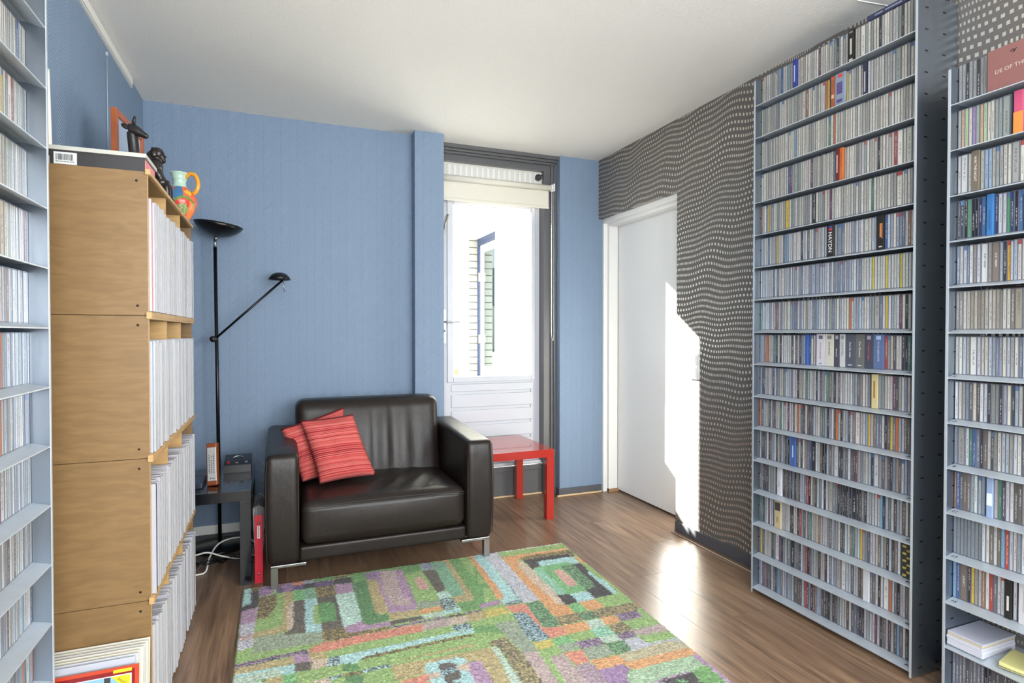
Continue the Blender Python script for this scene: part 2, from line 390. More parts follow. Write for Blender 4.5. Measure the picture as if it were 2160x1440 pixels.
bx('rocker', m_white, XR-.017, XR-.011, 2.665, 2.725, .935, .995, bev=.003, parent=ls)

# ------------------------------------------------------------ outside
bx('ground', M('paving', (112, 110, 106), .9), -30, 30, 4.06, 70, -.2, -.1, **st)
m_wbrick = M('white_painted_brick', (226, 222, 212), .8, bump=(60, .2))
m_rbrick = M('grey_white_brick', (158, 154, 144), .85, bump=(60, .2)); WX, Y0, Y1, ZT = 2.1, 5.646, 6.561, 2.30
mb = MB(); mb.box(WX, WX+.5, 4.06, Y0, -.1, 3.6); mb.box(WX, WX+.5, Y1+.0, 7.4, -.1, 3.6); mb.box(WX, WX+.5, Y0, Y1, ZT, 3.6)
we = mk('wall_outside', mb, m_wbrick, **st)
bx('mortar', M('mortar', (96, 92, 84), .9), WX+.004, WX+.108, Y1-.005, Y1+.002, 0, ZT, parent=we)
for i in range(29):
    z_ = .02+i*.081
    bx('brick', m_rbrick, WX+.002, WX+.11, Y1-.008, Y1, z_, z_+.07, bev=.004, parent=we)
d3 = bpy.data.objects.new('door_3', None); S.collection.objects.link(d3); d3.location = (WX+.15, 6.1, 0); ORG['door_3'] = Vector((WX+.15, 6.1, 0)); tag(d3, kind='structure')
mb = MB(); mb.box(WX+.11, WX+.17, Y1-.05, Y1-.008, -.1, ZT); mb.box(WX+.11, WX+.17, Y0, Y1-.05, ZT-.075, ZT); mb.box(WX+.11, WX+.17, Y0, Y0+.05, -.1, ZT-.075)
mk('frame', mb, M('blue_grey_frame', (58, 72, 108), .4), d3)
mb = MB(); mb.box(WX+.13, WX+.17, Y0+.05, 6.02, .0, ZT-.08)
mb.box(WX+.13, WX+.17, 6.473, Y1-.05, .0, ZT-.08); mb.box(WX+.13, WX+.17, 6.02, 6.473, .0, .80); mb.box(WX+.13, WX+.17, 6.02, 6.473, 2.14, ZT-.08)
mk('leaf', mb, m_white, d3)
bx('pane', M('dark_mirror_glass', (196, 208, 208), .03, 1), WX+.15, WX+.16, 6.02, 6.473, .80, 2.14, parent=d3)
for z_ in (1.85, 1.12):
    mb = MB(); mb.cyl((WX+.118, Y1-.05, z_-.05), (WX+.118, Y1-.05, z_+.05), .012, seg=10); mk('hinge', mb, m_white, d3)
nh = thing('neighbour_house', 'tiled-roof house across the yard mirrored in the outside door', 'house', (-10, 42, 0))
m_roof = M('grey_roof_tile', (120, 132, 134), .7)
bx('wall', M('pale_render', (214, 212, 204), .9), -24, 4, 42, 48, -.1, 3.4, parent=nh)
mb = MB()
for r_ in range(9):
    for c_ in range(56):
        x0 = -24+c_*.5; y0 = 41.6+r_*.38; z0 = 3.3+r_*.36
        vs = [(x0, y0, z0), (x0+.48, y0, z0), (x0+.48, y0+.42, z0+.36), (x0, y0+.42, z0+.36)]
        mb.add(vs+[(a, b_, c-.06) for a, b_, c in vs], [(0, 1, 2, 3), (0, 4, 5, 1), (1, 5, 6, 2), (3, 2, 6, 7), (0, 3, 7, 4)], False)
mk('roof', mb, m_roof, nh, kind='stuff')
for i in range(4):
    f = bx('window', m_white, -20+i*5.2, -17.6+i*5.2, 41.9, 42.05, .9, 3.0, parent=nh)
    bx('pane', M('house_pane', (120, 146, 150), .1), -19.8+i*5.2, -17.8+i*5.2, 41.88, 41.92, 1.1, 2.8, parent=f)
# ------------------------------------------------------------ leather loveseat
def leather():
    g = NG('dark_brown_leather'); o = g.obj()
    f = g.noise(o, 5, 3); g.col(g.mix(f, rgb((28, 22, 19)), rgb((38, 31, 27))))
    big = g.noise(g.mapv(o, (7, 11, 5)), 1.6, 4, .6); fine = g.noise(o, 420, 2)
    g.bump(g.ma('ADD', g.ma('MULTIPLY', big, 1.0), g.ma('MULTIPLY', fine, .08)), .3, .008); return g.p(.38, 0, .34)
m_lea = leather(); m_seam = M('leather_seam', (40, 34, 31), .6)
sf = thing('leather_loveseat', 'dark brown leather loveseat on chrome legs below the blue wall', 'sofa', (.5, 3.2, 0))
def arm(sx):
    cx = .017 if sx < 0 else .983
    def fn(p, u):
        t = (u[1]+1)/2
        if u[2] > 0: p.z += .03*t*u[2]
        w = 1-.20*max(0, -u[2])**2-.10*max(0, u[2])**3
        if u[0]*sx > 0: p.x *= w
        p.y += .012*(1-u[2]**2)*(-1 if u[1] < 0 else 0)*1.0
        return p
    mb = MB().rbox((cx, 3.245, .372), (.150, .76, .515), .028, 10, (.006, 0, .004), fn)
    a = mk('armrest', mb, m_lea, sf)
    s = -.062; mb = MB(); q = []
    for i in range(25):                       # piping round the front face of the arm
        q.append(i)
    x0, x1, z0, z1 = cx-.066, cx+.066, .14, .60
    L = [(x0, 2.873, z0), (x0-.004, 2.864, .37), (x0, 2.872, z1-.02), (x0+.02, 2.871, z1+.008), (x1-.02, 2.871, z1+.008), (x1, 2.872, z1-.02), (x1+.004, 2.864, .37), (x1, 2.873, z0)]
    mk('piping', mb.tube(crom(L, 5), .0022, 6), m_seam, a)
for s_ in (-1, 1): arm(s_)
def seatfn(p, u):
    if u[2] > .3:
        for c_, w_, a_ in ((.02, .016, .005), (.075, .02, -.004), (.13, .014, .006), (.19, .018, -.005), (.25, .015, .006), (.31, .02, -.004), (-.1, .02, .003), (-.2, .022, -.003)):
            p.z += a_*math.exp(-((p.x-.55*p.y-c_)/w_)**2)*max(0, 1-u[1]**2)*max(0, 1-u[0]**4)
    return p
sc = mk('seat_cushion', MB().rbox((.5, 3.15, .295), (.802, .58, .205), .042, 40, (.0, .012, .032), seatfn), m_lea, sf)
mb = MB(); mb.tube(crom([(.108, 2.862, .372), (.3, 2.853, .381), (.5, 2.851, .384), (.7, 2.853, .381), (.892, 2.862, .372)], 6), .003, 6)
mb.tube(crom([(.108, 2.859, .362), (.3, 2.849, .371), (.5, 2.847, .374), (.7, 2.849, .371), (.892, 2.859, .362)], 6), .002, 6)
mk('piping', mb, m_seam, sc)
def backfn(p, u):
    p.y += (p.z)*.17
    if u[1] < 0:
        for xx, a in ((.02, 1), (.075, -1), (.13, 1.2), (.19, -.8), (-.03, -.6), (.25, .5)):
            p.y += .007*a*math.exp(-((p.x-xx)/.017)**2)*max(0, 1-(u[2]-.1)**2)
    return p
bk = mk('backrest', MB().rbox((.495, 3.45, .545), (.81, .17, .54), .05, 36, (0, .022, .004), backfn), m_lea, sf)
mk('base_rail', MB().rbox((.5, 3.22, .152), (.815, .68, .07), .012, 6), m_lea, sf)
mk('rear_panel', MB().rbox((.5, 3.59, .36), (.93, .05, .48), .02, 6), m_lea, sf)
for fx, sx in ((-.034, 1), (1.034, -1)):
    for fy in (2.868, 3.53):
        mb = MB(); mb.box(min(fx, fx+sx*.032), max(fx, fx+sx*.032), fy, fy+.034, .0, .112, .002)
        mb.box(min(fx, fx+sx*.155), max(fx, fx+sx*.155), fy, fy+.034, .105, .118, .002); mk('leg', mb, m_chrome, sf)
# striped cushions
def stripes():
    g = NG('red_striped_cloth'); uv = g.xyz(g.n('ShaderNodeTexCoord').outputs['UV'])
    v = g.ma('ADD', uv[1], g.ma('MULTIPLY', g.noise(g.obj(), 6, 1), .01))
    a = g.n('ShaderNodeTexNoise', {'W': g.ma('MULTIPLY', v, 34.0), 'Scale': 1.0, 'Detail': 3}, noise_dimensions='1D').outputs[0]
    r = g.n('ShaderNodeValToRGB', {0: a}); e = r.color_ramp; e.interpolation = 'CONSTANT'
    for p_, c in ((0, (132, 38, 44)), (.36, (172, 58, 58)), (.46, (200, 104, 98)), (.53, (166, 48, 48)), (.58, (192, 118, 112)), (.63, (168, 60, 58)), (.7, (140, 38, 46))):
        q = e.elements.new(p_) if p_ else e.elements[0]; q.color = rgb(c)
    g.col(r.outputs[0]); g.bump(g.noise(g.obj(), 500, 2), .3, .002); return g.p(.85, 0, .2)
m_str = stripes()
def cushion(label, bl, br, tr, tl, th, swap=False):
    bl, br, tr, tl = map(Vector, (bl, br, tr, tl)); n = 22
    nr = (br-bl).cross(tl-bl).normalized(); ctr = (bl+br+tr+tl)/4; bm = bmesh.new(); uvl = bm.loops.layers.uv.new('UVMap'); VV = {}
    for s in (1, -1):
        for i in range(n+1):
            for j in range(n+1):
                if s < 0 and (i in (0, n) or j in (0, n)): VV[s, i, j] = VV[1, i, j]; continue
                u, v = i/n, j/n; a, b_ = 2*u-1, 2*v-1
                pin = .045; u2 = .5+.5*a*(1-pin*(1-b_*b_)); v2 = .5+.5*b_*(1-pin*(1-a*a))
                p = bl*(1-u2)*(1-v2)+br*u2*(1-v2)+tr*u2*v2+tl*(1-u2)*v2
                t = th*((1-a**4)*(1-b_**4))**.62*(1+.10*math.sin(7*a+3*b_)*(1-a*a)*(1-b_*b_))
                VV[s, i, j] = bm.verts.new(p+nr*s*t)
        for i in range(n):
            for j in range(n):
                ij = [(i, j), (i+1, j), (i+1, j+1), (i, j+1)]
                try: f = bm.faces.new([VV[(s,)+q] for q in ij])
                except ValueError: continue
                f.smooth = True
                for lp, q in zip(f.loops, ij): lp[uvl].uv = ((q[1]/n, q[0]/n) if swap else (q[0]/n, q[1]/n))
    return mk('cushion', bm, m_str, None, (ctr.x, ctr.y, min(bl.z, br.z)), label, 'cushion')
cushion('red striped cushion in front on the loveseat', (.195, 3.07, .428), (.475, 3.06, .452), (.378, 3.24, .752), (.105, 3.20, .738), .052)
cushion('red striped cushion half hidden behind the front cushion', (.118, 3.16, .425), (.37, 3.24, .44), (.34, 3.34, .78), (.012, 3.24, .693), .045)

# ------------------------------------------------------------ side tables
def side_table(label, x1, y0, m):
    x0, y1 = x1-.55, y0+.55
    t = thing('side_table', label, 'table', ((x0+x1)/2, (y0+y1)/2, 0))
    bx('tabletop', m, x0, x1, y0, y1, .40, .45, bev=.0015, parent=t)
    for a, b_ in ((x0, y0), (x1-.05, y0), (x0, y1-.05), (x1-.05, y1-.05)): bx('leg', m, a+.0005, a+.0495, b_+.0005, b_+.0495, 0, .4, bev=.0012, parent=t)
    return t
side_table('square red lacquered side table by the back door', 1.635, 3.325, M('red_lacquer', (166, 50, 42), .14, 0, .5, .4))
side_table('square black side table beside the record crates', -.119, 2.995, M('black_brown_lacquer', (15, 16, 21), .16, 0, .5, .3))

# ------------------------------------------------------------ floor lamp
m_lamp = M('black_lamp_metal', (18, 18, 20), .28, .3)
lp = thing('floor_lamp', 'black floor uplighter with a small reading arm behind the black table', 'lamp', (-.302, 3.592, 0))
shade(mk('base', MB().lathe([(0, .022), (.03, .022), (.128, .016), (.135, .012), (.136, 0), (0, 0)], (-.302, 3.592, 0), 40), m_lamp, lp))
po = mk('pole', MB().cyl((-.302, 3.598, .015), (-.316, 3.598, 1.665), .0095, seg=14), m_lamp, lp)
cl = mk('collar', MB().cyl((-.316, 3.598, 1.66), (-.3165, 3.598, 1.712), .008, seg=14).ell((-.312, 3.598, 1.715), (.009,)*3), m_chrome, lp)
prof = [(.0, 0), (.03, .003), (.06, .012), (.09, .028), (.112, .048), (.126, .068), (.122, .068), (.108, .051), (.086, .033), (.058, .018), (.03, .009), (0, .006)]
X4 = Matrix.Translation((-.306, 3.598, 1.722)) @ Matrix.Rotation(R(7), 4, 'Y')
shade(mk('uplighter_bowl', MB().lathe(prof, seg=44, M4=X4), m_lamp, lp))
jt = mk('arm_joint', MB().cyl((-.318, 3.565, 1.158), (-.318, 3.625, 1.158), .014, seg=18), m_lamp, lp)
mk('knob', MB().cyl((-.326, 3.565, 1.158), (-.326, 3.55, 1.158), .017, seg=18), m_black, lp)
mk('reading_arm', MB().cyl((-.318, 3.573, 1.158), (.03, 3.573, 1.492), .0065, seg=12), m_lamp, lp)
hd = shade(mk('reading_shade', MB().lathe([(0, .042), (.02, .040), (.04, .031), (.053, .016), (.061, 0), (.057, 0), (.045, .018), (.02, .033), (0, .036)], (.014, 3.57, 1.494), 32), m_lamp, lp))
mk('guide_rod', MB().cyl((.032, 3.57, 1.497), (.04, 3.57, 1.425), .0017, seg=8), m_chrome, hd)

# ------------------------------------------------------------ things on and under the black table
m_teak = M('teak_wood', (128, 66, 32), .45, var=.2)
X4 = Matrix.Translation((-.292, 3.15, .4515)) @ Matrix.Rotation(R(-14), 4, 'Z') @ Matrix.Rotation(R(-9), 4, 'X') @ Matrix.Rotation(R(-4), 4, 'Y')
rm = thing('remote_control', 'upright wooden remote control with a silver keypad on the black table', 'remote', (-.29, 3.15, .45))
mb = MB(); mb.box(-.024, .024, -.016, .018, 0, .203, .004, X4); mk('body', mb, m_teak, rm)
mb = MB(); mb.box(-.019, .021, -.0185, -.0155, .022, .182, .001, X4); fp = mk('keypad', mb, M('silver_keypad', (198, 198, 196), .4, .4), rm)
for r_ in range(11):
    for c_ in range(3):
        if c_ == 1 and r_ in (0, 2): continue
        mb = MB(); xx = -.010+c_*.0105; zz = .145-r_*.0085; mb.box(xx-.0018, xx+.0018, -.0205, -.018, zz-.0018, zz+.0018, 0, X4); mk('button', mb, m_black, fp)
mb = MB(); mb.box(-.008, -.003, -.0195, -.0183, .031, .037, 0, X4); mb.box(0, .014, -.0195, -.0183, .032, .036, 0, X4); mk('badge_print', mb, m_dgrey, fp)
dk = thing('cassette_dock', 'black desktop recorder with a red button on the black table', 'recorder', (-.2, 3.46, .45))
X4 = Matrix.Translation((-.2, 3.465, .4515))
vs = [(-.066, -.075, .006), (.066, -.075, .006), (.066, .06, .006), (-.066, .06, .006), (-.066, -.075, .04), (.066, -.075, .04), (.066, -.03, .055), (-.066, -.03, .055), (.066, .06, .072), (-.066, .06, .072)]
bm = MB(); bm.add([X4 @ Vector(v) for v in vs], [(0, 1, 5, 4), (4, 5, 6, 7), (7, 6, 8, 9), (3, 9, 8, 2), (0, 4, 7, 9, 3), (1, 2, 8, 6, 5), (0, 3, 2, 1)], False); mk('body', bm, M('black_case', (22, 23, 27), .3), dk)
mb = MB(); mb.box(-.266, -.134, 3.392, 3.52, .4505, .458); mk('foot', mb, m_black, dk)
mb = MB(); mb.cyl((-.244, 3.412, .497), (-.244, 3.412, .508), .006, seg=12); mk('button', mb, M('red_button', (210, 40, 34), .3), dk)
mb = MB(); mb.box(-.21, -.197, 3.408, 3.416, .497, .503); mb.box(-.165, -.15, 3.41, 3.418, .497, .505); mk('key', mb, m_grey, dk)
mb = MB(); mb.tube(crom([(-.225, 3.47, .515), (-.21, 3.475, .522), (-.19, 3.475, .522), (-.175, 3.47, .517)], 4), .003, 6); mk('clip', mb, m_chrome, dk)
mb = MB(); mb.box(-.42, -.335, 3.10, 3.30, .45, .474, .004, None); tag(mk('flat_media_player', mb, M('blue_black_plastic', (38, 44, 60), .3), None, (-.38, 3.2, .45)), 'flat dark box behind the records on the black table', 'device')
# red ring binder
m_red = M('red_binder_card', (188, 28, 50), .4)
rbd = thing('ring_binder', 'red ring binder of loose sheets standing beside the loveseat', 'binder', (-.088, 3.12, 0))
mb = MB()
mb.box(-.105, -.102, 3.0, 3.285, 0, .325); mb.box(-.072, -.069, 3.0, 3.285, 0, .325); mb.box(-.105, -.069, 2.997, 3.0, 0, .325, .001)
mk('cover', mb, m_red, rbd)
bx('label', M('label_paper', (222, 218, 214), .6), -.093, -.081, 2.9955, 2.997, .215, .275, parent=rbd)
mb = MB()
for i in range(6): mb.box(-.089, -.085, 2.9949, 2.9956, .222+i*.009, .228+i*.009)
mk('label_print', mb, m_dgrey, rbd)
for z_ in (.045, .287):
    mb = MB(); mb.cyl((-.087, 2.998, z_), (-.087, 2.9935, z_), .005, seg=12); mk('rivet', mb, m_chrome, rbd)
mb = MB()
for i in range(15):
    t = i/14-.5; x0 = -.087+t*.026; x1 = -.087+t*.05
    mb.add([(x0-.0004, 3.006, .01), (x0-.0004, 3.24, .01), (x1-.0004, 3.24, .372-abs(t)*.02), (x1-.0004, 3.006, .372-abs(t)*.02-random.random()*.01),
            (x0+.0004, 3.006, .01), (x0+.0004, 3.24, .01), (x1+.0004, 3.24, .372-abs(t)*.02), (x1+.0004, 3.006, .372-abs(t)*.02)], [(0, 1, 2, 3), (4, 7, 6, 5), (3, 2, 6, 7), (0, 3, 7, 4)], False)
mk('sheets', mb, M('clear_sleeve_sheets', (206, 204, 206), .3), rbd, kind='stuff')
# cables
m_wc = M('white_cable', (214, 212, 208), .4)
L = crom([(-.60, 3.25, .006), (-.45, 3.22, .006), (-.375, 3.20, .006), (-.335, 3.22, .01), (-.325, 3.30, .05), (-.29, 3.35, .095), (-.22, 3.36, .115), (-.14, 3.36, .10), (-.09, 3.36, .03), (-.13, 3.33, .02), (-.2, 3.28, .035), (-.27, 3.27, .06), (-.33, 3.27, .085), (-.39, 3.28, .075), (-.5, 3.3, .05), (-.62, 3.34, .04)], 8)
tag(mk('power_cable', MB().tube(L, .0045, 8), m_wc, None, (-.35, 3.3, 0)), 'white cable looping on the floor under the black table', 'cable')
random.seed(3); mb = MB()
for c_ in range(4):
    L = [(-.62+.1*random.random(), 3.25+.05*c_, .006)]
    for i in range(7): L.append((-.55+i*.07+random.uniform(-.03, .03), 3.22+random.random()*.16, .006+random.random()*.05*(i % 2)))
    mb.tube(crom(L, 6), .0038, 6)
tag(mk('cable_tangle', mb, m_black, None, (-.35, 3.3, 0), kind='stuff'), 'tangle of black cables on the floor under the black table', 'cables')

# ------------------------------------------------------------ rug
RUGC = dict(G=(102, 150, 88), LG=(140, 172, 104), DG=(82, 126, 80), LB=(164, 204, 206), LT=(180, 210, 200), BL=(58, 54, 58), BR=(88, 80, 75), MV=(166, 132, 164), PV=(150, 118, 160), PU=(96, 76, 118), MR=(150, 110, 132), TN=(176, 158, 112), GY=(184, 184, 196), OR=(212, 152, 102), PK=(208, 158, 148), CR=(200, 178, 160), SA=(208, 130, 110), YL=(192, 176, 92), GG=(142, 154, 134), MG=(112, 172, 112), TE=(120, 168, 136), WH=(206, 208, 196), DM=(92, 144, 88), LC=(178, 198, 182), MT=(178, 156, 154), MD=(160, 136, 150), TG=(182, 172, 140), GL=(156, 182, 150))
RUGW = dict(SB=((122, 150, 160), (160, 150, 170)), OL=((150, 132, 84), (70, 62, 50)), OS=((166, 148, 100), (84, 80, 74)), SK=((160, 186, 186), (56, 60, 62)), ST=((160, 190, 198), (60, 72, 82)), PS=((160, 132, 162), (74, 62, 84)), DS=((112, 160, 112), (66, 84, 70)), TS=((150, 198, 178), (120, 178, 140)))
